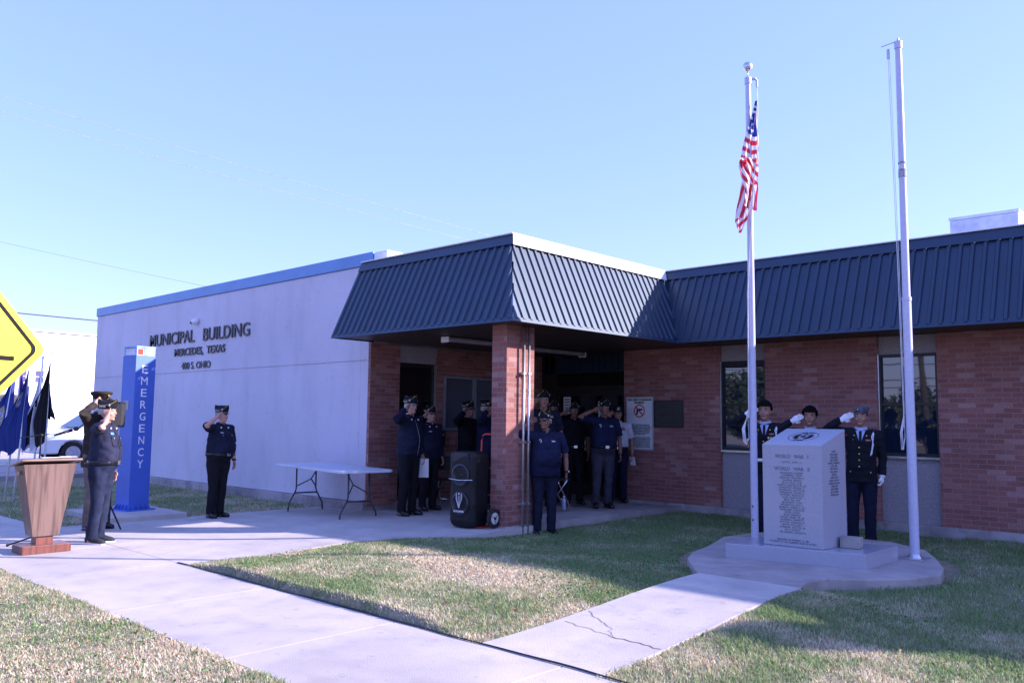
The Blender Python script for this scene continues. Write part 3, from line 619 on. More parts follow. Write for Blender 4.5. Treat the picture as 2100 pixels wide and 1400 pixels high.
# ------------------------------------------------------------------ party speaker on hand truck
SX, SY = -8.15, 8.0
ps_rz = rad(-58)     # faces the camera
SPX = thing('party_speaker', (-7.97, 7.75, .122), rad(5), 'tall black party speaker with white flame emblem leaning on a red hand truck', 'loudspeaker')
def lerp(a, b, t): return a + (b - a) * t
W2, D2 = .215, .17
b = MB(); b.rings([(z, 0, 0, W2 * k, D2 * k) for z, k in ((.0, .78), (.03, .93), (.08, 1), (.3, 1.02), (.5, .98), (.72, 1.02), (.90, 1.03), (.94, .98), (.965, .84))], n=40, sq=5.5)
b.build('cabinet', M_BLACK, SPX, smooth=False, bevel=.004)
yf = -D2 - .004
b = MB()
for cz_, rr in ((.30, .15), (.66, .15)):
    n = 32
    for r0, r1, dy0, dy1 in ((rr, rr * .86, 0, -.014), (rr * .86, rr * .74, -.014, .0), (rr * .74, rr * .36, .0, .035), (rr * .36, .004, .035, -.004)):
        b.add([(math.cos(2 * math.pi * k / n) * r_, yf + dd - .006, cz_ + math.sin(2 * math.pi * k / n) * r_) for r_, dd in ((r0, dy0), (r1, dy1)) for k in range(n)], [(k, (k + 1) % n, n + (k + 1) % n, n + k) for k in range(n)])
b.build('driver', mat('driver_grey', (.018, .018, .028), .4), SPX, smooth=True)
b = MB(); b.add([(-.12, yf - .004, .95), (.12, yf - .004, .95), (.15, yf - .006, .84), (.06, yf + .03, .78), (-.06, yf + .03, .78), (-.15, yf - .006, .84)], [(0, 1, 2, 3, 4, 5)]); b.build('horn', mat('driver_grey', (.05, .05, .06)), SPX)
b = MB(); b.tube([(-.2, yf + .0, .61), (-.1, yf - .022, .605), (0, yf - .025, .60), (.1, yf - .022, .605), (.2, yf, .61)], .004, 6); b.build('trim_cord', M_WHITEP, SPX)
em = MB()
for k, (sx, h0) in enumerate(((-1, 0), (-1, 1), (1, 0), (1, 1), (-.35, 2), (.35, 2))):
    pts = [(sx * (.045 - .01 * h0), .44 - .02 * h0), (sx * (.05 - .014 * h0), .37 - .02 * h0), (sx * (.024 - .004 * h0), .31), (sx * .004, .25 - .0 * h0)]
    for (x0, z0), (x1, z1) in zip(pts, pts[1:]): em.tube([(x0, yf - .027, z0), (x1, yf - .027, z1)], [(.005, .002)] * 2, 6)
em.ell((0, yf - .027, .425), (.012, .004, .014), 6); em.build('emblem', M_WHITEP, SPX)
put_text('lettering', 'BLACKMORE', (0, yf - .028, .205), (1, 0, 0), (0, 0, 1), .17, .026, M_WHITEP, SPX, extrude=.0015, bold=.01)
ht = thing('hand_truck', (-7.97, 7.75, .122), rad(5), 'red tubular hand truck with white-hubbed wheels carrying the black speaker', 'hand truck')
b = MB(); b.tube([(.02, .20, .05), (.02, .22, 1.10), (.04, .22, 1.17), (.08, .22, 1.19), (.18, .22, 1.19), (.22, .22, 1.17), (.24, .22, 1.10), (.24, .20, .05)], .0125, 8); b.tube([(.02, .21, .4), (.24, .21, .4)], .01, 8); b.tube([(.02, .21, .75), (.24, .21, .75)], .01, 8); b.build('frame', M_RED, ht, smooth=True)
b = MB(); b.box(-.13, .25, -.05, .2, -.0, .008); b.build('toe_plate', M_RED, ht)
for i, x in enumerate((.36, -.24)):
    b = MB(); n = 28; pr = [(.075, -.02), (.12, -.024), (.125, 0), (.12, .024), (.075, .02)]
    b.add([(x + o_, .075 + r_ * math.cos(2 * math.pi * k / n), .122 + r_ * math.sin(2 * math.pi * k / n)) for r_, o_ in pr for k in range(n)], [(j * n + k, j * n + (k + 1) % n, (j + 1) * n + (k + 1) % n, (j + 1) * n + k) for j in range(4) for k in range(n)])
    wh = b.build('wheel', M_RUBBER, ht, smooth=True)
    b = MB(); b.tube([(x - .018, .075, .122), (x + .018, .075, .122)], .078, 24); b.build('hub', mat('hub_cream', (.55, .53, .5), .5), wh)
    b = MB(); b.tube([(x + .018, .075, .122), (x + .03, .075, .122)], .018, 12)
    for a in (.6, 2.7, 4.8): b.tube([(x + .02, .075, .122), (x + .02, .075 + .06 * math.cos(a), .122 + .06 * math.sin(a))], .004, 6)
    b.build('spoke', M_BLACK, wh)
b = MB(); b.tube([(-.22, .075, .122), (.37, .075, .122)], .01, 8); b.build('axle', M_BLACK, ht)

# chairs behind the saluting men
def chair(loc, rz, label):
    t = thing('folding_chair', loc, rz, label, 'chair', 'chairs in the porch')
    for sx in (-1, 1):
        b = MB(); b.tube([(sx * .22, .18, .0), (sx * .21, -.02, .40), (sx * .2, -.06, .45)], .011, 8); b.build('leg', M_CHROME, t)
        b = MB(); b.tube([(sx * .22, -.22, .0), (sx * .21, .12, .44)], .011, 8); b.build('leg', M_CHROME, t)
        b = MB(); b.tube([(sx * .2, -.12, .40), (sx * .2, -.2, .62), (sx * .2, -.24, .84)], .010, 8); b.build('back_post', M_CHROME, t)
    b = MB(); b.prism(rrect(.21, .2, .05), .44, .465); b.build('seat', M_BLACK, t, bevel=.006)
    b = MB(); b.box(-.2, .2, -.245, -.225, .62, .84); b.build('backrest', M_BLACK, t, bevel=.008)
    b = MB(); b.tube([(-.22, .14, .12), (.22, .14, .12)], .007, 8); b.build('stretcher', M_CHROME, t)
    return t
chair((-10.25, 9.55, floorz(-10.25, 9.5)), rad(30), 'dark chair with bright chrome legs behind the men left of the black speaker')
chair((-8.72, 10.42, .12), rad(-35), 'dark chair with bright chrome legs right of the brick pillar')
wb = thing('water_bottle', (-8.43, 10.26, .12), 0, 'clear plastic water bottle standing on the porch floor under the chair', 'bottle')
b = MB(); b.rings([(0, 0, 0, .028, .028), (.01, 0, 0, .032, .032), (.12, 0, 0, .032, .032), (.15, 0, 0, .03, .03), (.18, 0, 0, .013, .013), (.195, 0, 0, .012, .012)], n=14); b.build('bottle', mat('clear_plastic', (.35, .4, .5), .12, ior=1.8), wb, smooth=True)
b = MB(); b.tube([(0, 0, .196), (0, 0, .215)], .014, 10); b.build('cap', M_WHITEP, wb)
b = MB(); b.tube([(0, 0, .07), (0, 0, .12)], .0335, 14, caps=False); b.build('wrapper', mat('label_blue', (.3, .4, .7), .4), wb)

# cable along the walk edge
cb = MB(); pts = []
for i in range(120):
    x = -8.5 + i * .055; pts.append((x, 4.112 + .006 * math.sin(x * 3.1) + .004 * math.sin(x * 9), .008))
cb.tube(pts, .0038, 6); cb.tube([(p[0], p[1] + .010 + .005 * math.sin(p[0] * 5), .007) for p in pts], .004, 6)
setp(cb.build('cable', M_CABLE, None), 'thin black cables running along the edge of the front walk', 'cable')

# ------------------------------------------------------------------ monument
mo = thing('memorial_monument', (-3.75, 8.5, .11), 0, 'grey granite war memorial with slanted seal-engraved top on a broad granite slab', 'monument')
def W(p): return (p[0] + 3.75, p[1] - 8.5, p[2] - .11)
sl = [(-4.403, 7.985), (-3.085, 8.30), (-3.07, 9.13), (-4.40, 8.75)]
b = MB(); b.prism([(x + 3.75, y - 8.5) for x, y in sl], .0, .15); b.build('plinth', M_GRANITE, mo, bevel=.006)
A_, B_, C_, D_ = (-4.10, 8.24), (-3.487, 8.275), (-3.455, 8.80), (-4.07, 8.77)
zf, zb_ = 1.283, 1.445
b = MB(); b.add([W((x, y, .262)) for x, y in (A_, B_, C_, D_)] + [W((*A_, zf)), W((*B_, zf)), W((*C_, zb_)), W((*D_, zb_))], [(3, 2, 1, 0), (4, 5, 6, 7), (0, 1, 5, 4), (1, 2, 6, 5), (2, 3, 7, 6), (3, 0, 4, 7)])
b.build('shaft', M_GRANITE, mo, bevel=.004)
fr = Vector((B_[0] - A_[0], B_[1] - A_[1], 0)).normalized(); fc = Vector(W(((A_[0] + B_[0]) / 2, (A_[1] + B_[1]) / 2, 0)))
fn = Vector((fr.y, -fr.x, 0))
def front(txt, z, w_, h_, x=0, m=M_ENGR, **k): 
    o_ = fc + fn * .0022 + fr * x; return put_text('inscription', txt, (o_.x, o_.y, z - .11), fr, (0, 0, 1), w_, h_, m, mo, extrude=.001, **k)
front('WORLD   WAR   I', 1.165, .345, .038, bold=.018); front('GARCIA,   JOSE   A.', 1.105, .21, .018, bold=.01)
front('WORLD   WAR   II', 1.04, .365, .038, bold=.018)
names_ = ['ALVARADO, GILBERT', 'ATTEBERRY, GENE', 'BARTON, WILLIAM N.', 'CADENA, PEDRO', 'DE LA CRUZ, JOSE', 'GARCIA, MARCELO M., JR.', 'GONZALES, MIGUEL D.', 'GONZALES, SANTIAGO', 'GONZALEZ, FRANK C.', 'HOOVER, WESLEY O.', 'LUNA, RODOLFO', 'MAY, BILL JOE', 'MCKINNEY, CARL', 'MCGREGOR, ROY L.', 'MURRAY, JASPER A., JR.', 'PUMAREJO, EZEQUIEL', 'REYES, DAVID', 'RILEY, DERRELL', 'ROUSE, HARRY M., JR.', 'SCHRANK, ERNEST E.', 'SUTTLES, CHARLES W.', 'SMITH, WILLIAM F.', 'THARNER, WALTER, JR.', 'VELA, ERNEST', 'VELASQUEZ, GILBERTO']
front('\n'.join(names_), .70, .30, .615, bold=.012, linesp=1.05, spacing=1.12)
front('DEDICATED  ON  NOVEMBER  12,  1983\nIN  MEMORY  OF  OUR  COMRADES  KILLED  IN  ACTION', .315, .47, .042, bold=.014)
sr = Vector((C_[0] - B_[0], C_[1] - B_[1], 0)).normalized(); sc2 = Vector(W(((C_[0] + B_[0]) / 2, (C_[1] + B_[1]) / 2, 0))) + Vector((sr.y, -sr.x, 0)) * .0022
side_names = ['KOREA', 'ADAME, JUAN', 'CANTU, ABEL', 'CRUZ, PEDRO', 'GUERRA, ROBERTO S.', 'LOPEZ, JOSE', 'LUNA, RAUL R.', 'PEREZ, ISRAEL', 'VIETNAM', 'ALANIZ, RENE', 'GARZA, ARTURO', 'MEDINA, RAFAEL JR.', 'ORTIZ, LUIS', 'RAMOS, FELIX', 'SILVA, DANIEL', 'TREVINO, JOEL']
put_text('inscription', '\n'.join(side_names), (sc2.x, sc2.y, 1.0 - .11), sr, (0, 0, 1), .26, .46, M_ENGR, mo, extrude=.001, bold=.01, linesp=1.05)
# seal on the slanted top
up = (Vector((*D_, zb_)) - Vector((*A_, zf))).normalized(); tc_ = sum((Vector(W(q)) for q in ((*A_, zf), (*B_, zf), (*C_, zb_), (*D_, zb_))), Vector()) / 4
tn = fr.cross(up).normalized(); sm = MB()
def ringm(r0, r1, n=36, a0=0, a1=360):
    P_ = [tc_ + tn * .002 + (fr * math.cos(rad(a)) + up * math.sin(rad(a))) * r_ for r_ in (r0, r1) for a in [a0 + (a1 - a0) * k / n for k in range(n + 1)]]
    sm.add(P_, [(k, k + 1, n + 2 + k, n + 1 + k) for k in range(n)])
ringm(.150, .144); ringm(.104, .099); ringm(.093, .055, 16, -65, 50); ringm(.093, .055, 16, 130, 245); ringm(.05, .046); ringm(.03, .0, 10)
sm.build('seal', M_INK, mo)
o_ = tc_ + tn * .002
for txt, off, wd in (('UNITED  STATES', .122, .14), ('OF AMERICA', -.122, .10), ('ARMED FORCES', .072, .05)):
    p_ = o_ + up * off; put_text('inscription', txt, p_, fr, up, wd, .017, M_INK, mo, extrude=.001, bold=.01)
bk = thing('paving_block', (-3.41, 8.66, .262), rad(8), 'small grey concrete block resting on the monument plinth beside the shaft', 'block')
b = MB(); b.box(-.04, .15, -.10, .06, 0, .105); b.build('block', mat('block_grey', (.33, .31, .29), .9, bump=.4), bk, bevel=.006)

# ------------------------------------------------------------------ flagpoles
f1 = thing('flagpole', (-4.9, 9.62, .11), 0, 'silver flagpole with round ball finial flying the limp striped flag', 'flagpole', 'silver flagpoles')
b = MB(); b.tube([(0, 0, 0), (0, 0, 3.0), (0, 0, 5.72)], [.045, .042, .034], 20, caps=False); b.build('pole', M_POLE, f1, smooth=True)
b = MB(); b.tube([(0, 0, 5.7), (0, 0, 5.78), (0, 0, 5.80)], [.043, .043, .02], 16); b.tube([(0, 0, 5.77), (.07, .06, 5.77), (.085, .073, 5.74)], [.02, .022, .012], 10); b.tube([(.085, .073, 5.75), (.085, .073, 5.66)], .016, 8); b.build('truck', M_POLE, f1)
b = MB(); b.tube([(0, 0, 5.79), (0, 0, 5.87)], .009, 8); b.ell((0, 0, 5.93), (.062, .062, .062), 12); b.build('finial', M_ALU, f1, smooth=True)
b = MB(); b.ell((0.0, -.045, .38), (.012, .008, .012), 6); b.ell((0, -.045, .22), (.012, .008, .012), 6); b.build('bolt', mat('rust', (.12, .04, .02), .8), f1)
b = MB(); hp = [(.085, .073, 5.7), (.1, .06, 5.3), (.09, .045, 4.9), (.06, -.04, 4.3), (-.02, -.06, 3.0), (-.03, -.06, 1.45)]
b.tube([Vector(p) for p in hp], .005, 6); b.tube([(p[0] + .012, p[1] - .01, p[2]) for p in hp[2:]], .0045, 6)
for k in range(5): b.tube([(-.05, -.05, 1.5 - k * .01), (-.085 - .008 * k, -.06, 1.32), (-.06 - .01 * k, -.07, 1.12 + .01 * k), (-.03, -.055, 1.2), (-.045, -.05, 1.48)], .005, 6)
b.build('halyard', mat('white_rope', (.7, .7, .72), .8), f1)
f2 = thing('flagpole', (-2.985, 9.38, .116), 0, 'taller-looking bare silver flagpole standing right of the monument without flag', 'flagpole', 'silver flagpoles')
b = MB(); b.tube([(0, 0, 0.01), (0, 0, 1.3), (0, 0, 2.72)], [.048, .0465, .045], 20, caps=False); b.tube([(0, 0, 2.725), (0, 0, 4.1), (0, 0, 5.54)], [.040, .037, .034], 20, caps=False); b.tube([(0, 0, 2.70), (0, 0, 2.74)], .050, 20, caps=False); b.build('pole', M_POLE, f2, smooth=True)
b = MB(); b.box(-.12, .12, -.12, .12, 0, .012); b.tube([(0, 0, .012), (0, 0, .05)], [.075, .052], 16); b.build('base_plate', M_ALU, f2, bevel=.003)
b = MB(); b.tube([(0, 0, 5.5), (0, 0, 5.58)], .042, 16); b.tube([(0, 0, 5.58), (0, 0, 5.62)], .012, 8); b.tube([(-.02, -.02, 5.58), (-.14, -.12, 5.52)], .006, 6); b.box(-.095, -.075, -.09, -.07, 5.38, 5.49); b.build('truck', M_POLE, f2)
b = MB(); b.tube([(-.085, -.08, 5.42), (-.075, -.06, 4.2), (-.062, -.05, 3.0), (-.055, -.04, 1.55), (-.055, -.04, 1.35)], .0035, 6); b.tube([(-.072, -.072, 5.5), (-.062, -.05, 4.2), (-.052, -.04, 3.0), (-.048, -.035, 1.5)], .003, 6)
for k in range(3): b.tube([(-.05, -.04, 1.5), (-.07 - .01 * k, -.05, 1.3), (-.06 - .01 * k, -.06, 1.12), (-.045, -.045, 1.25), (-.05, -.04, 1.48)], .0035, 6)
b.build('halyard', mat('white_rope', (.7, .7, .72)), f2)
b = MB(); b.tube([(0, 0, 4.05), (0, 0, 4.14)], .0415, 18, caps=False); b.tube([(0, 0, 4.2), (0, 0, 4.22)], .0412, 18, caps=False); b.build('tape_residue', mat('tape_black', (.10, .08, .12), .8, var=.5, vscale=60, col2=(.5, .5, .56)), f2)

# limp flag: gathered cloth mapped from the flat flag (u along fly, v along hoist)
def flag_mat():
    m = bpy.data.materials.new('striped_flag_cloth'); m.use_nodes = True; n = m.node_tree; bb = n.nodes['Principled BSDF']
    a = n.nodes.new('ShaderNodeAttribute'); a.attribute_name = 'Col'; n.links.new(a.outputs['Color'], bb.inputs['Base Color']); bb.inputs['Roughness'].default_value = .7
    t = n.nodes.new('ShaderNodeBsdfTranslucent'); n.links.new(a.outputs['Color'], t.inputs[0]); mx = n.nodes.new('ShaderNodeMixShader'); mx.inputs[0].default_value = .35
    n.links.new(bb.outputs[0], mx.inputs[1]); n.links.new(t.outputs[0], mx.inputs[2]); n.links.new(mx.outputs[0], n.nodes['Material Output'].inputs[0]); return m
M_FLAG = flag_mat()
def color_mesh(me, cols):
    ca = me.color_attributes.new('Col', 'FLOAT_COLOR', 'POINT'); ca.data.foreach_set('color', np.array([(*c, 1) for c in cols], dtype=np.float32).ravel())
FE1 = Vector((.731, .682, 0)); FE2 = Vector((.682, -.731, 0))     # cloth plane right / towards the street
def fpt(x, y, d=0):
    """point of the limp cloth from its sideways reach x and drop y (centimetre-like units), d = fold depth in metres"""
    return FE1 * ((x - (1523 + (y - 175) * .05)) / 166) + FE2 * (d + .065) + Vector((0, 0, 5.56 - .11 - (y - 190) / 166.5))
def us_flag():
    RED_, WH, BL = (.62, .03, .07), (.8, .77, .82), (.015, .03, .24)
    mb = MB(); cols = []
    def sheet(left, right, colf, depth, n=70, m=46):
        """left/right: lists of (x,y) giving the two edges of the gathered cloth from top to bottom"""
        def at(L_, t):
            k = t * (len(L_) - 1); i = min(int(k), len(L_) - 2); f = k - i; return L_[i][0] + (L_[i + 1][0] - L_[i][0]) * f, L_[i][1] + (L_[i + 1][1] - L_[i][1]) * f
        vs = []
        for j in range(n + 1):
            t = j / n; a, b_ = at(left, t), at(right, t)
            for i in range(m + 1):
                u = i / m; x, y = a[0] + (b_[0] - a[0]) * u, a[1] + (b_[1] - a[1]) * u
                d = depth(u, t) + .012 * math.sin(u * 11 + t * 7) + .007 * math.sin(u * 23 - t * 13)
                vs.append(fpt(x, y, d)); cols.append(colf(u, t, x, y))
        mb.add(vs, [(j * (m + 1) + i, j * (m + 1) + i + 1, (j + 1) * (m + 1) + i + 1, (j + 1) * (m + 1) + i) for j in range(n) for i in range(m)])
    def star(x, y, sx, sy, r_):
        d = math.hypot(x - sx, y - sy); an = math.atan2(x - sx, sy - y) % (2 * math.pi / 5); k = abs(an - math.pi / 5) / (math.pi / 5)
        return d < r_ * (.36 + .64 * k ** 1.6)
    STARS = ((1529, 228), (1529.5, 241.5), (1523.5, 250), (1531, 255), (1519.5, 259.5), (1533.5, 214), (1535, 203))
    def cA(u, t, x, y):
        yy = y - 5 * math.sin(u * 2.6) + (1 - u) * 4
        if u > .90: return WH if int(y / 12) % 3 else (.6, .6, .66)
        if yy < 262: return WH if any(star(x, y, a, c, 4.2) for a, c in STARS) else BL
        return WH if int((yy - 262) / 9.6) % 2 == 0 else RED_
    sheet([(1535, 190), (1530, 215), (1524, 238), (1517, 265), (1512, 290), (1508, 318), (1505, 333)], [(1540, 190), (1541, 215), (1542, 240), (1545, 265), (1546, 290), (1548, 320), (1546, 333)], cA, lambda u, t: .02 * math.sin(u * 4 + t * 3))
    def cB(u, t, x, y):
        q = (y - 318) - (x - 1506) * 1.25
        if t > .55 and x > 1521: q = (x - 1506) * 1.0 + (y - 375) * .12; return RED_ if int(q / 7.5 + 1) % 2 == 0 else WH
        return RED_ if int(math.floor(q / 11.5)) % 2 == 0 else WH
    sheet([(1506, 316), (1503, 335), (1507, 352), (1513, 366), (1518, 385), (1517, 418)], [(1536, 314), (1546, 330), (1546, 352), (1546, 380), (1545, 405), (1545, 428)], cB, lambda u, t: .035 + .03 * math.sin(u * 5 + t * 2))
    def cC(u, t, x, y):
        q = (x - 1500) * 1.0 + (y - 360) * .30
        if t > .7: q = (x - 1500) * .9 + (y - 445) * .95
        return RED_ if int(math.floor(q / 8.5)) % 2 == 0 else WH
    sheet([(1512, 366), (1509, 390), (1505, 415), (1502, 450), (1509, 470)], [(1530, 366), (1533, 390), (1533, 415), (1529, 440), (1516, 473)], cC, lambda u, t: -.01 + .025 * math.sin(u * 6 + 1))
    def cD(u, t, x, y): return WH if u < .5 else RED_
    sheet([(1504, 326), (1505, 333), (1509, 340)], [(1513, 320), (1516, 322), (1522, 326)], lambda u, t, x, y: RED_, lambda u, t: .055 + .02 * math.sin(t * 3))
    return mb, cols
mbf, colf = us_flag(); me = mbf.mesh('striped_flag', smooth=True); color_mesh(me, colf)
fl_o = link('national_flag', me, M_FLAG); fl_o.location = (-4.9, 9.62, .11); setp(fl_o, 'red and white striped flag with starred blue canton hanging limp on the ball-topped flagpole', 'flag')

# ------------------------------------------------------------------ row of flags on white poles behind the lectern
def drape(name, parent, W_, H__, top, colf, seed, squeeze=.35, lean=0):
    """cloth gathered against its pole; local x outwards, hangs down"""
    nu, nv = 40, 60; vs = []; cols = []; rnd = random.Random(seed); p1, p2 = rnd.uniform(0, 6), rnd.uniform(0, 6)
    for j in range(nv + 1):
        t = j / nv
        for i in range(nu + 1):
            u = i / nu; wd = W_ * squeeze * (.16 + .84 * min(1, t * 1.5) ** .9) * (1 - .15 * max(0, t - .75) * 4)
            z = top - t * H__ - u * (.10 + .42 * (1 - t)) * .9 + (.05 * math.sin(u * 9 + p1) * t)
            vs.append((u * wd + lean * t * u, .06 * math.sin(u * 12 + p1 + t * 2) * (u + .1) * t + .02 * math.sin(u * 25 + p2), z)); cols.append(colf(u, t))
    mb = MB(); mb.add(vs, [(j * (nu + 1) + i, j * (nu + 1) + i + 1, (j + 1) * (nu + 1) + i + 1, (j + 1) * (nu + 1) + i) for j in range(nv) for i in range(nu)])
    me = mb.mesh(name, smooth=True); color_mesh(me, cols); return link(name, me, M_FLAG, parent)
NAVYF, DKB, PUR, WHF, BLKF = (.03, .06, .30), (.02, .045, .22), (.05, .03, .25), (.75, .76, .84), (.012, .012, .016)
def c_seal(base, cu, ct, r_, inner):
    def f_(u, t):
        d = math.hypot((u - cu) * 1.4, (t - ct) * 1.5)
        if d < r_ and d > r_ * .82: return (.6, .5, .1)
        if d < r_ * .82: return inner if int(math.atan2(t - ct, u - cu) * 5) % 2 else base
        return base
    return f_
FL = [((-17.37, 4.84), .30, 2.47, c_seal(NAVYF, .55, .62, .30, (.7, .7, .8)), 'blue flag with pale round seal on a leaning white pole, leftmost of the row', -1),
      ((-17.0, 4.95), .16, 2.42, c_seal(PUR, .5, .5, .1, PUR), 'violet-blue flag on a white pole, second of the row', 1),
      ((-16.18, 4.84), .16, 2.46, c_seal(DKB, .5, .3, .14, (.4, .45, .6)), 'dark blue flag on a white pole just left of the lectern', -1),
      ((-16.1, 5.1), .05, 2.5, lambda u, t: (.05, .06, .2) if .45 < t < .75 and .55 < u < .8 and int(t * 40) % 2 and int(u * 50) % 3 else WHF, 'white flag with dark lettering on a white pole behind the lectern', -1),
      ((-15.95, 5.22), .02, 2.58, lambda u, t: BLKF, 'black flag on a white pole behind the lectern', -1)]
for i, ((x, y), ln, h_, cf, lb, sdn) in enumerate(FL):
    t = thing('flag_on_pole', (x, y, 0), 0, lb, 'flag', 'flags on white poles in the grass')
    dv = Vector((.73, .68, 0)) * ln
    b = MB(); b.tube([(0, 0, 0), (dv.x, dv.y, h_)], .017, 8); b.ell((dv.x, dv.y, h_), (.02, .02, .04), 6); b.build('pole', M_WHITEP, t, smooth=True)
    o = drape('flag', t, 1.35, [1.4, 1.4, 1.5, 1.5, 1.5][i], h_ - .06, cf, i, squeeze=[.38, .30, .38, .20, .31][i])
    o.rotation_euler = (0, 0, rad(43) + (math.pi if sdn < 0 else 0)); o.location = (dv.x * .96, dv.y * .96, 0)
    if i == 4:
        o2 = drape('flag', t, 1.35, .6, h_ - .5, cf, 9, squeeze=.09); o2.name = 'flag_fold'; o2.rotation_euler = (0, 0, rad(43)); o2.location = (dv.x, dv.y, 0)
# parked white SUV across the street
car = thing('parked_car', (-29.0, 11.5, -.02), 0, 'white sport utility car parked on the street behind the flags', 'car')
M_CARW = mat('car_white', (.78, .78, .8), .3, coat=.5, var=.02)
prof = [(-2.42, .32), (-2.46, .55), (-2.40, .84), (-2.2, .95), (-1.35, 1.08), (-.55, 1.66), (.2, 1.78), (1.9, 1.76), (2.3, 1.35), (2.42, 1.0), (2.42, .35)]
def arch(yc, r_=.42, n=10): return [(yc - r_ * math.cos(math.pi * k / n), .32 + r_ * math.sin(math.pi * k / n)) for k in range(n + 1)]
outl = prof + list(reversed(arch(1.45))) + list(reversed(arch(-1.5)))
b = MB(); n = len(outl); vs = [(sx * (.95 if z < 1.1 else .95 - .22 * (z - 1.1) / .68), y, z) for sx in (-1, 1) for y, z in outl]
b.add(vs, [tuple(reversed(range(n))), tuple(range(n, 2 * n))] + [(i, (i + 1) % n, n + (i + 1) % n, n + i) for i in range(n)]); o = b.build('body', M_CARW, car); fixn(o.data); bv = o.modifiers.new('b', 'BEVEL'); bv.width = .05; bv.segments = 3; bv.angle_limit = rad(40)
for sx in (-1, 1):
    b = MB(); b.add([(sx * .957, -1.15, 1.12), (sx * .957, .0, 1.12), (sx * .845, 0, 1.62), (sx * .845, -.5, 1.60)], [(0, 1, 2, 3)]); b.add([(sx * .957, .08, 1.12), (sx * .957, 1.9, 1.14), (sx * .845, 1.7, 1.62), (sx * .845, .08, 1.62)], [(0, 1, 2, 3)]); o = b.build('side_window', M_DARKGLASS, car); so = o.modifiers.new('s', 'SOLIDIFY'); so.thickness = .02; so.offset = 0
    for yc in (-1.5, 1.45):
        b = MB(); b.tube([(sx * .72, yc, .34), (sx * .94, yc, .34)], .35, 26); wh = b.build('wheel', M_RUBBER, car, bevel=.03)
        b = MB(); b.tube([(sx * .93, yc, .34), (sx * .955, yc, .34)], .22, 20); b.tube([(sx * .95, yc, .34), (sx * .965, yc, .34)], .07, 10); b.build('rim', M_ALU, wh)
    b = MB(); b.add([(sx * .965, -2.3, .78), (sx * .965, -1.9, .84), (sx * .965, -1.85, .93), (sx * .965, -2.25, .88)], [(0, 1, 2, 3)]); o = b.build('headlight', mat('headlight', (.3, .4, .55), .15), car); so = o.modifiers.new('s', 'SOLIDIFY'); so.thickness = .03; so.offset = 0
b = MB(); b.add([(-.80, -1.3, 1.13), (.80, -1.3, 1.13), (.72, -.62, 1.62), (-.72, -.62, 1.62)], [(0, 1, 2, 3)]); o = b.build('windscreen', M_DARKGLASS, car); o.location = (0, -.03, .02)
so = o.modifiers.new('s', 'SOLIDIFY'); so.thickness = .01

# diamond warning sign close to the camera at the left
tv = Vector((-math.sin(rad(20)), math.cos(rad(20)), 0)); hd = .575
ccn = Vector((-4.0, 1.29, 1.78)) - tv * hd
sg = thing('warning_sign', (ccn.x, ccn.y, 0), rad(20), 'yellow diamond road sign with black border cropped at the left edge', 'sign')
cz = 1.78
def diamond(h_, r_, n=6):
    P_ = []
    for k in range(4):
        a = rad(90 * k); c = h_ - r_ * math.sqrt(2); cy_, cz_ = c * math.cos(a), c * math.sin(a)
        for j in range(n + 1): q_ = a - rad(45) + rad(90) * j / n; P_.append((cy_ + r_ * math.cos(q_), cz_ + r_ * math.sin(q_)))
    return P_
b = MB(); P_ = diamond(hd, .035); n = len(P_); b.add([(x, y, z + cz) for x in (-.004, 0) for y, z in P_], [tuple(reversed(range(n))), tuple(range(n, 2 * n))] + [(i, (i + 1) % n, n + (i + 1) % n, n + i) for i in range(n)])
fixn(b.build('plate', M_YELLOW, sg).data)
b = MB(); P1, P2 = diamond(hd - .04, .03), diamond(hd - .062, .025); b.add([(.002, y, z + cz) for y, z in P1 + P2], [(i, (i + 1) % n, n + (i + 1) % n, n + i) for i in range(n)]); b.build('border', M_INK, sg)
b = MB(); b.box(.001, .003, -.30, hd - .15, cz - .055, cz - .036); b.box(.001, .003, -.30, hd - .245, cz + .05, cz + .066) if False else None; b.box(.001, .003, -.32, -.25, cz - .2, cz + .2); b.build('symbol', M_INK, sg)
b = MB(); b.box(-.05, -.006, -.025, .025, -.1, cz + .4); b.build('post', M_GALV, sg)

# overhead wires
def wire(a, b_, r_, sag, label, m):
    a, b_ = Vector(a), Vector(b_); mb = MB(); mb.tube([a.lerp(b_, k / 24) - Vector((0, 0, sag * 4 * (k / 24) * (1 - k / 24))) for k in range(25)], r_, 5); setp(mb.build('overhead_wire', m, None), label, 'wire', 'overhead wires')
M_WIRE = mat('wire_dark', (.06, .07, .10), .6); M_WIREP = mat('wire_pale', (.62, .60, .66), .5)
wire((-50, 9.5, 7.0), (-50, 30, 7.0), .035, .1, 'upper dark cable crossing in front of the far white building', M_WIRE)
wire((-50, 9.5, 6.1), (-50, 30, 6.05), .035, .1, 'lower dark cable crossing in front of the far white building', M_WIRE)
wire((-36, 7.0, 13.9), (-15, 27, 6.0), .009, .15, 'thin pale wire high across the sky, uppermost', M_WIREP)
wire((-36, 7.0, 13.3), (-15, 27, 5.9), .009, .3, 'thin pale wire high across the sky, just under the uppermost', M_WIREP)
wire((-36, 7.5, 8.3), (-24, 19.0, 5.0), .006, .1, 'thin dark wire low in the sky running down behind the white wall', mat('wire_mid', (.3, .32, .42), .6))
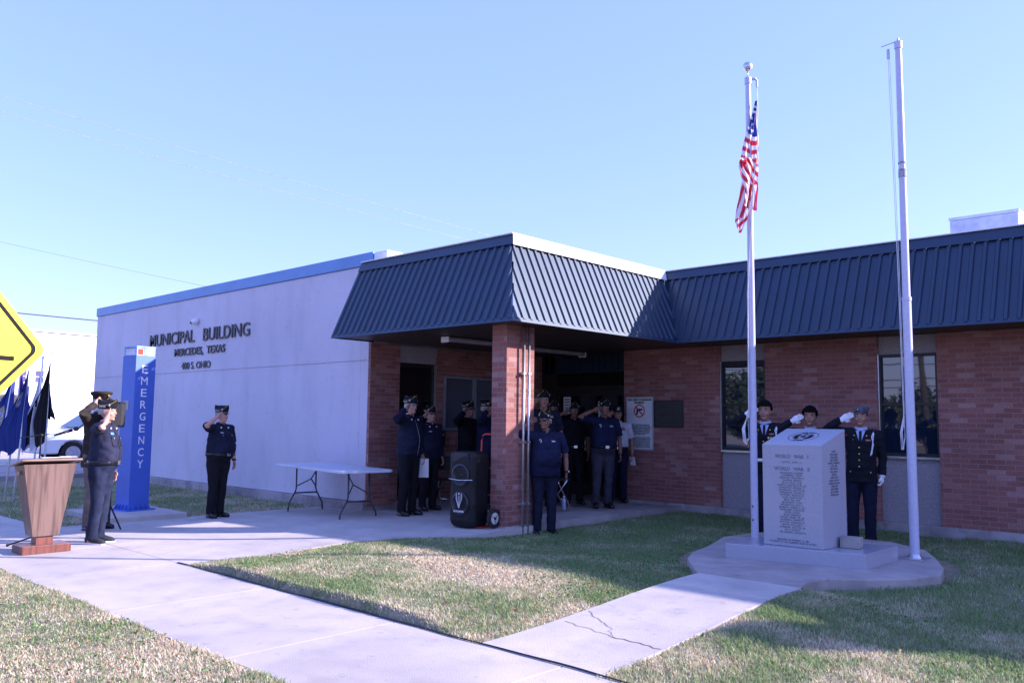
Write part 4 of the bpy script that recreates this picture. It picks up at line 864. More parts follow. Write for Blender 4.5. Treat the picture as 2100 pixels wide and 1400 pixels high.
# vegetation and a utility pole across the street behind the camera, mirrored in the windows
M_LEAF = attr_mat('leaf', .7); M_BARK = mat('bark', (.09, .065, .045), .95, bump=.8, bscale=25)
def tree(loc, h_, r_, n, seed, label):
    rg = np.random.default_rng(seed); t = thing('street_tree', loc, 0, label, 'tree', 'trees across the street')
    b = MB(); b.tube([(0, 0, 0), (.05, .1, h_ * .3), (.1, 0, h_ * .6)], [.22, .17, .08], 10)
    cl = [(rg.normal(0, r_ * .42), rg.normal(0, r_ * .42), h_ * .5 + rg.normal(0, h_ * .17), rg.uniform(.5, 1) * r_ * .42) for _ in range(16)]
    for c in cl: b.tube([(.05, .05, h_ * .35), (c[0] * .5, c[1] * .5, (h_ * .4 + c[2]) / 2), (c[0], c[1], c[2])], [.08, .05, .015], 6)
    b.build('trunk', M_BARK, t)
    k = rg.integers(0, 16, n); C = np.array(cl)[k]; d = rg.normal(size=(n, 3)); d /= np.linalg.norm(d, axis=1)[:, None]
    c = C[:, :3] + d * (C[:, 3] * rg.random(n) ** .4)[:, None]; a = rg.normal(size=(n, 3)); a /= np.linalg.norm(a, axis=1)[:, None]; bb = np.cross(a, d); bb /= np.linalg.norm(bb, axis=1)[:, None] + 1e-6
    s_ = .16; v = np.stack([c - a * s_, c + bb * s_ * .6, c + a * s_, c - bb * s_ * .6], 1).reshape(-1, 3); me = bpy.data.meshes.new('crown')
    raw_mesh(me, v, np.arange(4 * n).reshape(-1, 4)); col = np.repeat(np.stack([rg.uniform(.03, .07, n), rg.uniform(.05, .10, n), rg.uniform(.02, .035, n), np.ones(n)], 1), 4, 0)
    me.color_attributes.new('Col', 'FLOAT_COLOR', 'POINT').data.foreach_set('color', col.astype(np.float32).ravel()); link('crown', me, M_LEAF, t)
def raw_mesh(me, v, f):
    nv, (nf_, k) = len(v), f.shape; me.vertices.add(nv); me.vertices.foreach_set('co', v.astype(np.float32).ravel()); me.loops.add(nf_ * k); me.loops.foreach_set('vertex_index', f.astype(np.int32).ravel())
    me.polygons.add(nf_); me.polygons.foreach_set('loop_start', np.arange(0, nf_ * k, k, dtype=np.int32)); me.update(calc_edges=True)
for i, (x, y, h_, r_) in enumerate(((-21, -17, 4.6, 3.2), (-16.0, -16, 3.3, 2.8), (-11.5, -17, 3.0, 2.8), (-6.5, -16, 3.4, 2.6), (-28, -20, 6.0, 4.2))):
    tree((x, y, 0), h_, r_, 5200, i, ['bushy', 'low rounded', 'broad', 'small dark', 'tall spreading'][i] + ' tree across the street, seen only mirrored in the windows')
up_ = thing('utility_pole', (-10.4, -10, 0), 0, 'leaning wooden utility pole with transformer, mirrored in the right window', 'utility pole')
b = MB(); b.tube([(0, 0, 0), (-.5, 0, 10)], [.11, .08], 12); b.build('pole', M_BARK, up_)
b = MB(); b.tube([(-.6, 0, 5.6), (-.62, 0, 6.3)], .2, 14); b.build('transformer', mat('transformer_grey', (.4, .42, .42), .6), up_)
for z in (3.2, 3.5, 4.1): wire((-60, -10.2, z + .4), (20, -9.8, z), .02, .4, 'dark street cable on the utility pole at height %s metres' % {3.2: 'three', 3.5: 'three and a half', 4.1: 'four'}[z], M_WIRE)

# ------------------------------------------------------------------ people
def remesh(mb, voxel, sm=4, fac=.5):
    me = mb.mesh('tmp'); fixn(me); o = bpy.data.objects.new('tmp', me); COL.objects.link(o)
    r_ = o.modifiers.new('r', 'REMESH'); r_.mode = 'VOXEL'; r_.voxel_size = voxel
    if sm: s_ = o.modifiers.new('s', 'SMOOTH'); s_.iterations = sm; s_.factor = fac
    dg = bpy.context.evaluated_depsgraph_get(); dg.update(); out = bpy.data.meshes.new_from_object(o.evaluated_get(dg)); bpy.data.objects.remove(o); bpy.data.meshes.remove(me); return out
def wrinkle(me, amp, sc_, seed, stretch=(1, 1, 1), zlo=None):
    me.update(); n = len(me.vertices); co = [v.co.copy() for v in me.vertices]; no = [v.normal.copy() for v in me.vertices]
    for i in range(n):
        p = co[i]; q = Vector((p.x * sc_ * stretch[0] + seed * 7.1, p.y * sc_ * stretch[1], p.z * sc_ * stretch[2]))
        a = abs(noise.noise(q)) * 2 - .15 + .4 * noise.noise(q * 2.3)
        me.vertices[i].co = p + no[i] * a * amp
    me.update()
def hand(mb, wrist, d, thumb, up, curl=.15, s=1.0, fat=1.0):
    """palm + four fingers + thumb; d along the hand, thumb = side the thumb is on, up = back of the hand"""
    d = Vector(d).normalized(); th = (Vector(thumb) - d * Vector(thumb).dot(d)).normalized(); bk = d.cross(th) * (1 if d.cross(th).dot(Vector(up)) > 0 else -1)
    w = Vector(wrist); mb.tube([w - d * .02, w + d * .02 * s, w + d * .055 * s, w + d * .09 * s], [(.022 * fat, .018 * fat), (.03 * s * fat, .016 * fat), (.038 * s * fat, .014 * fat), (.034 * s * fat, .011 * fat)], 12, ref=bk)
    for k, (off, ln) in enumerate(((.028, .068), (.0095, .077), (-.0095, .071), (-.027, .055))):
        a = w + d * .082 * s + th * off * s; dd = d + th * off * .8; pts = [a - d * .01]; ang = curl * (1 + .12 * k)
        p = a
        for seg in range(3):
            dd2 = (dd * math.cos(ang * (seg + .5)) - bk * math.sin(ang * (seg + .5))).normalized(); p = p + dd2 * ln * s * (.42, .32, .26)[seg]; pts.append(p)
        mb.tube(pts, [.0095 * fat, .009 * fat, .008 * fat, .006 * fat], 7)
    a = w + d * .025 * s + th * .026 * s
    mb.tube([a, a + (d * .6 + th * .8 - bk * .2).normalized() * .035 * s, a + (d * .9 + th * .55 - bk * .3).normalized() * .068 * s], [.013 * fat, .0105 * fat, .0075 * fat], 7)
SKINS = [mat('skin_light', (.50, .27, .20), .55, var=.06, vscale=30), mat('skin_tan', (.34, .17, .115), .55, var=.06, vscale=30), mat('skin_brown', (.21, .10, .065), .55, var=.06, vscale=30)]
def cloth(name, c, var=.2, rough=.85): return mat(name, c, rough, var=var, vscale=7, bump=.25, bscale=260, spec=.25)
C_NAVYSHIRT = cloth('navy_work_shirt', (.022, .026, .06)); C_JEANS = mat('blue_jeans', (.022, .032, .075), .85, var=.3, vscale=9, bump=.3, bscale=300, col2=(.009, .013, .034), spec=.2)
C_BLACK = cloth('black_cloth', (.007, .007, .011)); C_DNAVY = cloth('dark_navy_cloth', (.009, .012, .032)); C_POLO = cloth('navy_polo', (.008, .011, .042)); C_GREEN = cloth('army_green_wool', (.035, .029, .026))
C_TAUPE = cloth('taupe_wool', (.17, .12, .11)); C_GREY = cloth('grey_trouser', (.045, .045, .065)); C_WHITE = cloth('white_shirt', (.52, .53, .60), .05); C_UNI = cloth('dress_blue', (.006, .007, .014)); C_UNIT = cloth('dress_trousers', (.006, .008, .028))
C_LBLUE = cloth('pale_blue_shirt', (.36, .42, .62), .05); C_GLOVE = cloth('white_glove', (.78, .78, .82), .04); C_CAPN = cloth('cap_navy', (.008, .009, .018)); C_BERET = cloth('grey_blue_beret', (.10, .11, .15)); C_HAIRK = mat('black_hair', (.004, .0035, .0035), .9, spec=.1); C_HAIRG = mat('grey_hair', (.35, .33, .32), .7)
C_SHOE = mat('black_leather', (.01, .01, .012), .25); C_SNEAK = cloth('grey_sneaker', (.03, .035, .045)); C_YEL = mat('gold_piping', (.65, .48, .06), .5); C_EYE = mat('eye_white', (.5, .48, .46), .3); C_IRIS = mat('eye_dark', (.02, .014, .01), .2); C_LIP = mat('lips', (.26, .10, .085), .5); C_CORD = cloth('white_cord', (.7, .72, .78), .1); C_ORANGE = mat('orange_cord', (.7, .12, .04), .7)
C_BUCKLE = mat('silver_buckle', (.7, .7, .68), .25, metal=.9)
UPZ = Vector((0, 0, 1))
def ik(S, T, l1, l2, pole):
    S, T = Vector(S), Vector(T); d = (T - S); L = min(d.length, (l1 + l2) * .995); dn = d.normalized(); a = (l1 * l1 - l2 * l2 + L * L) / (2 * L); h_ = math.sqrt(max(1e-6, l1 * l1 - a * a))
    p = Vector(pole); p = (p - dn * p.dot(dn)).normalized(); return S + dn * a + p * h_
def person(label, loc, face, H=1.72, skin=0, belly=0, salute=True, head_yaw=0, top='shirt', top_m=C_BLACK, leg_m=C_BLACK, cap='garrison', glasses=None, shoes=C_SHOE, long_=True, hem=None, belt=True, gloves=False, hair=C_HAIRG, extras=(), seed=1, stance=.10, larm=None, shoulders=1.0, group=None, pole=None):
    k = H / 1.75; rot = rad(face - 90); rnd = random.Random(seed)
    HM = Matrix.Translation((0, .005, 1.53)) @ Matrix.Rotation(rad(head_yaw), 4, 'Z') @ Matrix.Translation((0, 0, -1.53))
    sw = .185 * shoulders + belly * .1
    S = Vector((sw, -.005, 1.415)); S2 = Vector((-sw, -.005, 1.415))
    tip = HM @ Vector((.075, .085, 1.672)); 
    rv = random.Random(seed * 31); tip = tip + Vector((rv.uniform(-.006, .012), rv.uniform(-.004, .012), rv.uniform(-.016, .012))); E = ik(S, tip, .285, .425, pole or (1, rv.uniform(.12, .35), rv.uniform(-.62, -.2))); dR = (tip - E).normalized(); Wr = tip - dR * .165
    E2 = S2 + Vector((-.055 - belly * .25, -.03, -.285)); W2_ = E2 + Vector((.0, .055, -.245)); 
    if larm: E2, W2_ = Vector(larm[0]), Vector(larm[1])
    d2 = (W2_ - E2).normalized()
    if not salute: E = Vector((-E2.x, E2.y, E2.z)); Wr = Vector((-W2_.x, W2_.y, W2_.z)); dR = Vector((-d2.x, d2.y, d2.z))
    bx = belly
    def torso(mb, g=0., zmin=.84, zmax=1.56):
        R0 = [(.84, 0, .0, .13, .095), (.90, 0, .0, .165 + bx * .12, .115 + bx * .15), (.98, 0, .01 + bx * .10, .16 + bx * .25, .115 + bx * .40), (1.06, 0, .012 + bx * .22, .15 + bx * .32, .11 + bx * .55), (1.16, 0, .012 + bx * .20, .155 + bx * .28, .112 + bx * .48), (1.28, 0, .01 + bx * .08, .172 + bx * .1, .118 + bx * .18), (1.37, 0, .002, .178 * shoulders, .112), (1.43, 0, -.005, .155 * shoulders, .085), (1.465, 0, -.008, .09, .065)]
        if zmax > 1.5: R0 += [(1.49, 0, -.004, .062, .06), (1.53, 0, .004, .056, .06), (1.58, 0, .012, .054, .06)]
        R0 = [r_ for r_ in R0 if zmin <= r_[0] <= zmax]; mb.rings([(z, x, y, hw + g, hd + g) for z, x, y, hw, hd in R0], n=28, sq=2.35)
    sx = stance; knL, anL = Vector((sx, .015, .49)), Vector((sx + .005, -.02, .085))
    def legs(mb, g=0., cuff=False):
        for sg_ in (-1, 1):
            hp = Vector((sg_ * .088, 0, .90)); kn = Vector((sg_ * knL.x, knL.y, knL.z)); an = Vector((sg_ * anL.x, anL.y, anL.z))
            if cuff: mb.tube([hp + Vector((0, 0, .05)), hp - Vector((0, 0, .08)), (hp + kn) / 2, kn, (kn + an) / 2, an + Vector((0, .004, .045)), an + Vector((0, .008, -.03))], [.10 + bx * .12, .102 + bx * .1, .088 + bx * .05, .073, .068, .066, .070], 16, ref=(0, 1, 0))
            else: mb.tube([hp, (hp + kn) / 2, kn, (kn * .55 + an * .45) - Vector((0, .01, 0)), an], [.088, .075, .055, .052, .036], 14, ref=(0, 1, 0))
    # body: one continuous skin surface
    mb = MB(); torso(mb); legs(mb)
    for (s_, e_, w_) in ((S, E, Wr), (S2, E2, W2_)):
        inn = Vector((s_.x * .45, s_.y, s_.z + .005)); mb.tube([inn, s_, (s_ + e_) / 2, e_, (e_ * .62 + w_ * .38), w_], [.06, .056, .050, .041, .041, .0275], 12, ref=(0, 0, 1))
    for sg_ in (-1, 1):
        an = Vector((sg_ * anL.x, anL.y, 0)); mb.tube([an + Vector((0, -.03, .04)), an + Vector((sg_ * .01, .06, .035)), an + Vector((sg_ * .02, .13, .025))], [.035, .036, .028], 8)
    hd_ = [(1.515, 0, .052, .022, .020), (1.528, 0, .045, .040, .042), (1.55, 0, .030, .052, .062), (1.58, 0, .018, .062, .080), (1.61, 0, .010, .068, .089), (1.645, 0, .004, .072, .095), (1.68, 0, .0, .074, .097), (1.71, 0, -.004, .069, .090), (1.735, 0, -.008, .054, .070), (1.748, 0, -.01, .030, .040)]
    mb.rings(hd_, n=26, M=HM)
    mb.tube([(0, .088, 1.655), (0, .108, 1.632), (0, .118, 1.612), (0, .100, 1.603)], [.009, .011, .015, .012], 8, M=HM)
    mb.ell((0, .096, 1.575), (.026, .012, .012), 8, M=HM); mb.ell((0, .082, 1.537), (.028, .02, .018), 8, M=HM); mb.ell((0, .088, 1.668), (.052, .014, .010), 8, M=HM)
    for sg_ in (-1, 1):
        mb.ell((sg_ * .073, -.008, 1.62), (.010, .019, .031), 8, M=HM); mb.ell((sg_ * .042, .070, 1.60), (.022, .022, .022), 8, M=HM)
    body = remesh(mb, .0085, 3, .45); hb = MB()
    th_r = Vector((0, .25, -1)) if salute else Vector((0, 1, 0))
    if salute: hand(hb, Wr, dR, (-.1, -.1, -1) if True else th_r, (.3, .9, .35), curl=.06)
    else: hand(hb, Wr, dR, (0, 1, 0), (1, 0, 0), curl=.4)
    hand(hb, W2_, d2, (.2, 1, 0), (-1, 0, 0), curl=.42)
    hm = hb.mesh('h'); fixn(hm); bm = bmesh.new(); bm.from_mesh(body); bm.from_mesh(hm); 
    for f_ in bm.faces: f_.smooth = True
    bm.to_mesh(body); bm.free(); bpy.data.meshes.remove(hm)
    P = link('person', body, SKINS[skin]); P.location = loc; P.rotation_euler = (rad(rv.uniform(-1.6, 1.2)), rad(rv.uniform(-1.2, 1.2)), rot); P.scale = (k, k, k); setp(P, label, 'person', group)
    def part(name, me, m):
        me.polygons.foreach_set('use_smooth', [True] * len(me.polygons)); return link(name, me, m, P)
    # trousers
    mb = MB(); torso(mb, .010, .84, 1.07); legs(mb, 0, True); tr = remesh(mb, .012, 3); wrinkle(tr, .0075, 9, seed, (1, 1, .55)); part('trousers', tr, leg_m)
    # shirt or jacket
    hem = hem or (.96 if belt else .86); mb = MB(); gg = .016
    R0 = []; torso(mb, gg, .98 if hem > .93 else .84, 1.47)
    for (s_, e_, w_) in ((S, E, Wr), (S2, E2, W2_)):
        inn = Vector((s_.x * .45, s_.y, s_.z - .005)); r0 = .072 if long_ else .076
        if long_: mb.tube([inn, s_, (s_ + e_) / 2, e_, (e_ * .55 + w_ * .45), w_ - (w_ - e_).normalized() * .015], [.07, r0, .063, .056, .050, .042], 14, ref=(0, 0, 1))
        else: mb.tube([inn, s_, s_.lerp(e_, .5), s_.lerp(e_, .80)], [.07, r0, .070, .070], 14, ref=(0, 0, 1))
    if hem < .93: mb.rings([(hem, 0, .0 + bx * .05, .172 + bx * .25, .125 + bx * .4), (hem + .06, 0, .005 + bx * .06, .176 + bx * .25, .128 + bx * .42), (1.0, 0, .01 + bx * .1, .17 + bx * .25, .128 + bx * .42)], n=28, sq=2.35)
    st = remesh(mb, .011, 3); wrinkle(st, .010, 8, seed + 3, (1, 1, 1.3)); shirt = part('jacket' if long_ else 'shirt', st, top_m)
    bvh = BVHTree.FromPolygons([v.co for v in st.vertices], [p.vertices[:] for p in st.polygons])
    def onchest(x, z, off=.004):
        h_ = bvh.ray_cast(Vector((x, .6, z)), Vector((0, -1, 0))); return (h_[0] + Vector((0, off, 0))) if h_[0] is not None else Vector((x, .13, z))
    def patch(name, x0, x1, z0, z1, m, n=4, off=.004, par=None, shape=None):
        vs = [onchest(x0 + (x1 - x0) * i / n, z0 + (z1 - z0) * j / n, off) for j in range(n + 1) for i in range(n + 1)]
        if shape: vs = [onchest(*shape(i / n, j / n), off) for j in range(n + 1) for i in range(n + 1)]
        q_ = MB(); q_.add(vs, [(j * (n + 1) + i, j * (n + 1) + i + 1, (j + 1) * (n + 1) + i + 1, (j + 1) * (n + 1) + i) for j in range(n) for i in range(n)])
        o = q_.build(name, m, par or P, smooth=True); so = o.modifiers.new('s', 'SOLIDIFY'); so.thickness = .002; return o
    # collar
    mb = MB(); n = 22; mb.add([((.066 + .010 * q_) * math.cos(2 * math.pi * i / n), (.068 + .010 * q_) * math.sin(2 * math.pi * i / n) + .002 - .012 * q_ * 0, 1.505 - .04 * q_ - (.012 if math.sin(2 * math.pi * i / n) > .6 else 0) * (1 + q_ * 2)) for q_ in (0, 1) for i in range(n)], [(i, (i + 1) % n, n + (i + 1) % n, n + i) for i in range(n) if not (abs(i - n / 4) < .9 and not gloves)])
    o = mb.build('collar', top_m if not gloves else C_LBLUE, P, smooth=True); so = o.modifiers.new('s', 'SOLIDIFY'); so.thickness = .006
    # belt, shoes
    if belt:
        mb = MB(); zz = 1.0; R_ = (.163 + bx * .25 + .016, .118 + bx * .42 + .016); n = 32
        mb.add([(R_[0] * (1 + .0 * q_) * math.copysign(abs(math.cos(a)) ** .85, math.cos(a)), .01 + bx * .12 + R_[1] * math.copysign(abs(math.sin(a)) ** .85, math.sin(a)), zz - .02 + .04 * q_) for q_ in (0, 1) for a in [2 * math.pi * i / n for i in range(n)]], [(i, (i + 1) % n, n + (i + 1) % n, n + i) for i in range(n)])
        bl = mb.build('belt', C_GLOVE if belt == 'white' else C_SHOE, P, smooth=True); so = bl.modifiers.new('s', 'SOLIDIFY'); so.thickness = .008; so.offset = 1
        mb = MB(); yb = .01 + bx * .12 + R_[1] + .008; mb.box(-.032, .032, yb, yb + .006, zz - .024, zz + .024); mb.build('buckle', C_BUCKLE, bl, bevel=.003)
    for sg_ in (-1, 1):
        mb = MB(); ax = sg_ * anL.x; A_2 = rad(-12 * sg_); RM = Matrix.Translation((ax, anL.y, 0)) @ Matrix.Rotation(A_2, 4, 'Z')
        mb.tube([(0, -.065, .045), (0, -.03, .055), (0, .04, .055), (0, .10, .043), (0, .165, .033), (0, .195, .026)], [(.030, .036), (.038, .05), (.042, .048), (.046, .038), (.040, .029), (.022, .018)], 14, M=RM)
        sh = mb.build('shoe', shoes, P, smooth=True)
        mb = MB(); mb.prism([(x * .047 + 0, y) for x, y in ((-.7, -.07), (.7, -.07), (.92, 0), (1.02, .1), (.75, .18), (0, .205), (-.75, .18), (-1.02, .1), (-.92, 0))], 0, .018, M=RM); mb.build('sole', C_GLOVE if shoes is C_SNEAK else C_SHOE, sh)
    # head gear
    def hp(*q_): return HM @ Vector(q_)
    if cap == 'garrison':
        mb = MB(); mb.rings([(1.668, 0, 0, .081, .106), (1.69, 0, .0, .083, .112), (1.715, 0, 0, .078, .122), (1.745, 0, -.001, .045, .126), (1.765, 0, -.001, .012, .122), (1.768, 0, -.001, .003, .118)], n=30, M=HM)
        for i, v in enumerate(mb.v):
            v2 = HM.inverted() @ v; zf_ = (v2.z - 1.668) / .1; v2.z += zf_ * .025 * (abs(v2.y) / .12) ** 2; mb.v[i] = HM @ v2
        c_ = mb.build('cap', C_CAPN, P, smooth=True)
        mb = MB(); mb.tube([hp(0, -.124, 1.79), hp(0, -.06, 1.774), hp(0, 0, 1.77), hp(0, .06, 1.774), hp(0, .124, 1.79)], .0028, 6)
        for sg_ in (-1, 1): mb.tube([hp(sg_ * .083, -.075, 1.715), hp(sg_ * .087, -.01, 1.708), hp(sg_ * .074, .05, 1.718), hp(sg_ * .05, .085, 1.74), hp(sg_ * .02, .12, 1.775)], .0022, 6)
        mb.build('piping', C_YEL, c_)
        mb = MB()
        for sg_ in (-1, 1):
            for a in range(5):
                an = 2 * math.pi * a / 5 + .3; c0 = Vector((sg_ * .080, .058, 1.712)); mb.tube([HM @ c0, HM @ (c0 + Vector((0, .020 * math.sin(an), .020 * math.cos(an))))], [.007, .002], 5)
            for q_ in range(4): mb.ell((sg_ * .088, -.055 + .02 * q_, 1.692), (.004, .008, .008), 5, M=HM)
        mb.build('emblem', mat('cap_silver', (.6, .6, .55), .4), c_)
    elif cap == 'peaked':
        mb = MB(); mb.rings([(1.672, 0, 0, .082, .104), (1.71, 0, 0, .084, .108), (1.728, 0, .006, .112, .132), (1.748, 0, .01, .122, .142), (1.765, 0, .006, .118, .136), (1.772, 0, 0, .08, .10)], n=30, M=HM); c_ = mb.build('cap', C_GREEN, P, smooth=True)
        mb = MB(); n = 14; mb.add([HM @ Vector((r_ * .085 / .1 * math.cos(a), .02 + r_ * math.sin(a) * 1.05, 1.682 - (r_ - .1) * .55)) for r_ in (.095, .15) for a in [rad(20 + 140 * i / n) for i in range(n + 1)]], [(i, i + 1, n + 2 + i, n + 1 + i) for i in range(n)]); o = mb.build('visor', C_SHOE, c_); so = o.modifiers.new('s', 'SOLIDIFY'); so.thickness = .004
        mb = MB(); mb.ell((0, .125, 1.72), (.022, .006, .024), 8, M=HM); mb.build('badge', C_GOLD_ if False else M_GOLD, c_)
    elif cap == 'beret':
        mb = MB(); mb.rings([(1.672, 0, 0, .081, .102), (1.70, 0, 0, .083, .105), (1.722, -.004, -.004, .094, .112), (1.745, -.012, -.006, .092, .108), (1.762, -.02, -.006, .066, .08), (1.768, -.02, -.006, .03, .04)], n=28, M=HM); c_ = mb.build('beret', C_BERET, P, smooth=True)
        mb = MB(); mb.ell((0.022, .108, 1.718), (.020, .008, .025), 8, M=HM); bd = mb.build('badge', C_CAPN, c_); mb = MB(); mb.ell((0.022, .114, 1.72), (.010, .006, .013), 8, M=HM); mb.build('crest', M_GOLD, bd)
    elif cap == 'ball':
        mb = MB(); mb.rings([(1.668, 0, 0, .082, .103), (1.71, 0, .002, .085, .106), (1.755, 0, .002, .078, .098), (1.785, 0, -.004, .055, .07), (1.795, 0, -.004, .02, .03)], n=26, M=HM); c_ = mb.build('cap', C_CAPN, P, smooth=True)
        mb = MB(); n = 14; mb.add([HM @ Vector((r_ * .75 * math.cos(a), .03 + r_ * math.sin(a) * 1.15, 1.68 - (r_ - .1) * .25)) for r_ in (.085, .15) for a in [rad(15 + 150 * i / n) for i in range(n + 1)]], [(i, i + 1, n + 2 + i, n + 1 + i) for i in range(n)]); o = mb.build('visor', C_CAPN, c_); so = o.modifiers.new('s', 'SOLIDIFY'); so.thickness = .005
        mb = MB(); 
        for a, b_ in (((-.03, 1.70), (.03, 1.745)), ((.03, 1.70), (-.03, 1.745)), ((0, 1.70), (0, 1.76))): mb.tube([hp(a[0], .112, a[1]), hp(b_[0], .104, b_[1])], .0035, 5)
        mb.build('emblem', M_WHITEP, c_)
    # hair: cropped shell, or a thick mop
    hr = random.Random(seed); mb = MB(); big = cap is None; bm = bmesh.new(); bmesh.ops.create_uvsphere(bm, u_segments=36, v_segments=24, radius=1)
    for v in list(bm.verts):
        x, y, z = v.co; X_, Y__, Z_ = x * .078, y * .101 - .006, z * .118 + 1.640
        cu_ = 1.9 if seed == 22 else 1.; g_ = (.024 if big else .0) * (1.25 if seed == 22 else 1); nn_ = noise.noise(Vector((x * 6, y * 6, z * 6 + seed))) * (.016 if big else .003) + noise.noise(Vector((x * 15, y * 15, z * 15 + seed))) * (.012 * cu_ if big else 0)
        v.co = Vector((X_, Y__, Z_)) + Vector((x, y, z)) * ((g_ if z > .1 else .002) + nn_)
    kill = [v for v in bm.verts if (v.co.z < 1.59) or (v.co.y > .035 and v.co.z < (1.692 if big else 1.70)) or (v.co.y > -.01 and v.co.z < 1.635) or (not big and v.co.z > 1.70)]
    bmesh.ops.delete(bm, geom=kill, context='VERTS'); me_ = bpy.data.meshes.new('hair'); bm.to_mesh(me_); bm.free(); me_.transform(HM); me_.polygons.foreach_set('use_smooth', [True] * len(me_.polygons)); link('hair', me_, hair, P)
    # face
    for sg_ in (-1, 1):
        if glasses != 'sun':
            mb = MB(); mb.ell((sg_ * .031, .0865, 1.642), (.014, .008, .0065), 8, M=HM); ey = mb.build('eye', C_EYE, P, smooth=True); mb = MB(); mb.ell((sg_ * .031, .0925, 1.642), (.0065, .004, .0062), 8, M=HM); mb.build('iris', C_IRIS, ey, smooth=True)
        mb = MB(); mb.tube([hp(sg_ * .012, .097, 1.662), hp(sg_ * .032, .097, 1.668), hp(sg_ * .052, .083, 1.662)], [.003, .0045, .003], 6); mb.build('eyebrow', C_HAIRK if hair is C_HAIRK else C_HAIRG, P)
    mb = MB(); mb.tube([hp(-.024, .098, 1.577), hp(0, .109, 1.578), hp(.024, .098, 1.577)], [(.002, .002), (.0055, .0065), (.002, .002)], 8); mb.build('mouth', C_LIP, P)
    if glasses:
        mb = MB()
        for sg_ in (-1, 1):
            mb.add([HM @ Vector((sg_ * a_, y_, z_)) for a_, y_, z_ in ((.008, .112, 1.655), (.034, .112, 1.658), (.062, .092, 1.655), (.058, .092, 1.632), (.034, .112, 1.626), (.012, .114, 1.634))], [(0, 1, 2, 3, 4, 5)]); mb.tube([hp(sg_ * .062, .09, 1.652), hp(sg_ * .078, .0, 1.650)], .0025, 5)
        mb.tube([hp(-.01, .113, 1.652), hp(.01, .113, 1.652)], .0025, 5)
        o = mb.build('glasses', C_IRIS if glasses == 'sun' else mat('spectacle_lens', (.2, .2, .25), .1), P); so = o.modifiers.new('s', 'SOLIDIFY'); so.thickness = .002
    if gloves:
        for (w_, d_, th_, up_2, cu, nm) in ((Wr, dR, (-.1, -.1, -1), (.3, .9, .35), .06, 'glove'), (W2_, d2, (.2, 1, 0), (-1, 0, 0), .75, 'glove')):
            mb = MB(); hand(mb, w_, d_, th_, up_2, curl=cu, s=1.03, fat=1.22); mb.tube([Vector(w_) - d_.normalized() * .05, Vector(w_) + d_.normalized() * .02], [.036, .034], 12); fixn(mb.build(nm, C_GLOVE, P, smooth=True).data)
    for e_ in extras:
        if e_ == 'uniform':
            patch('shirt_front', 0, 0, 0, 0, C_LBLUE, 6, .004, shape=lambda u, v: ((u - .5) * 2 * (.008 + .050 * v), 1.30 + .155 * v))
            tp = patch('tie', -.016, .016, 1.29, 1.45, C_CAPN, 4, .010)
            for sg_ in (-1, 1): patch('lapel', 0, 0, 0, 0, C_UNI, 5, .012, shape=lambda u, v, sg_=sg_: (sg_ * (.012 + .055 * v + .040 * u * math.sin(v * 3.0)), 1.29 + .165 * v))
            mb = MB()
            for sg_ in (-1, 1):
                for z in ((1.24, 1.16, 1.08, 1.0) if sg_ > 0 else ()): mb.ell(onchest(.012, z, .006), (.010, .005, .010), 6)
                mb.ell(onchest(sg_ * .085, 1.335, .004), (.007, .004, .007), 6); mb.ell(onchest(sg_ * .075, 1.39, .012), (.009, .004, .009), 6); mb.ell(onchest(sg_ * .12, .93, .004), (.008, .004, .008), 6)
            mb.build('button', M_GOLD, P)
            rb = patch('ribbon_rack', -.125, -.06, 1.325, 1.345, mat('ribbon_mix', (.35, .12, .14), .7, col2=(.25, .3, .5), vscale=90), 3, .006)
            patch('name_plate', .055, .115, 1.325, 1.337, C_CAPN, 2, .006)
            mb = MB(); sh_ = S2 + Vector((.03, .03, .045)); 
            for q_ in range(3): mb.tube([sh_, onchest(-.13 - .012 * q_, 1.38, .014), onchest(-.155 + .01 * q_, 1.28 - .03 * q_, .016), onchest(-.135 + .008 * q_, 1.16 - .01 * q_, .012)], .0048, 6)
            mb.build('shoulder_cord', C_CORD, P)
            mb = MB(); mb.tube([S + Vector((-.05, .05, .05)), S + Vector((-.02, .07, -.02)), S + Vector((-.0, .04, -.08))], .008, 6); mb.build('orange_cord', C_ORANGE, P)
            mb = MB()
            for sg_ in (-1, 1): mb.tube([(sg_ * .09, -.005, 1.487), (sg_ * .16, -.005, 1.478)], [(.022, .003)] * 2, 6, ref=(0, 0, 1))
            mb.build('shoulder_mark', M_GOLD, P)
        elif e_ == 'medals':
            for x_, m_ in ((-.115, 'violet'), (-.085, 'green'), (-.055, 'gold')):
                c_3 = {'violet': mat('medal_violet', (.12, .05, .5), .4), 'green': mat('medal_green', (.3, .5, .2), .4), 'gold': M_GOLD}[m_]; mb = MB(); p_ = onchest(x_, 1.285, .008); mb.ell(p_, (.013, .005, .018), 6); mb.build('medal', c_3, P)
        elif e_ == 'tag': patch('name_tag', .055, .115, 1.345, 1.375, mat('tag_blue', (.12, .32, .62), .4), 3, .005)
        elif e_ == 'tagw': patch('name_tag', .055, .11, 1.335, 1.352, mat('tag_pale', (.45, .5, .65), .4), 3, .005)
        elif e_ == 'pins':
            mb = MB()
            for sg_ in (-1, 1): mb.ell(onchest(sg_ * .07, 1.425, .01), (.016, .005, .012), 6)
            mb.build('collar_pin', M_WHITEP, P)
        elif e_ == 'pockets':
            for sg_ in (-1, 1):
                pk = patch('pocket', *sorted((sg_ * .045, sg_ * .125)), 1.20, 1.31, top_m, 5, .003); patch('pocket_flap', *sorted((sg_ * .042, sg_ * .128)), 1.295, 1.33, top_m, 4, .008, par=pk); mb = MB(); mb.ell(onchest(sg_ * .085, 1.302, .010), (.006, .003, .006), 6); mb.build('button', M_WHITEP, pk)
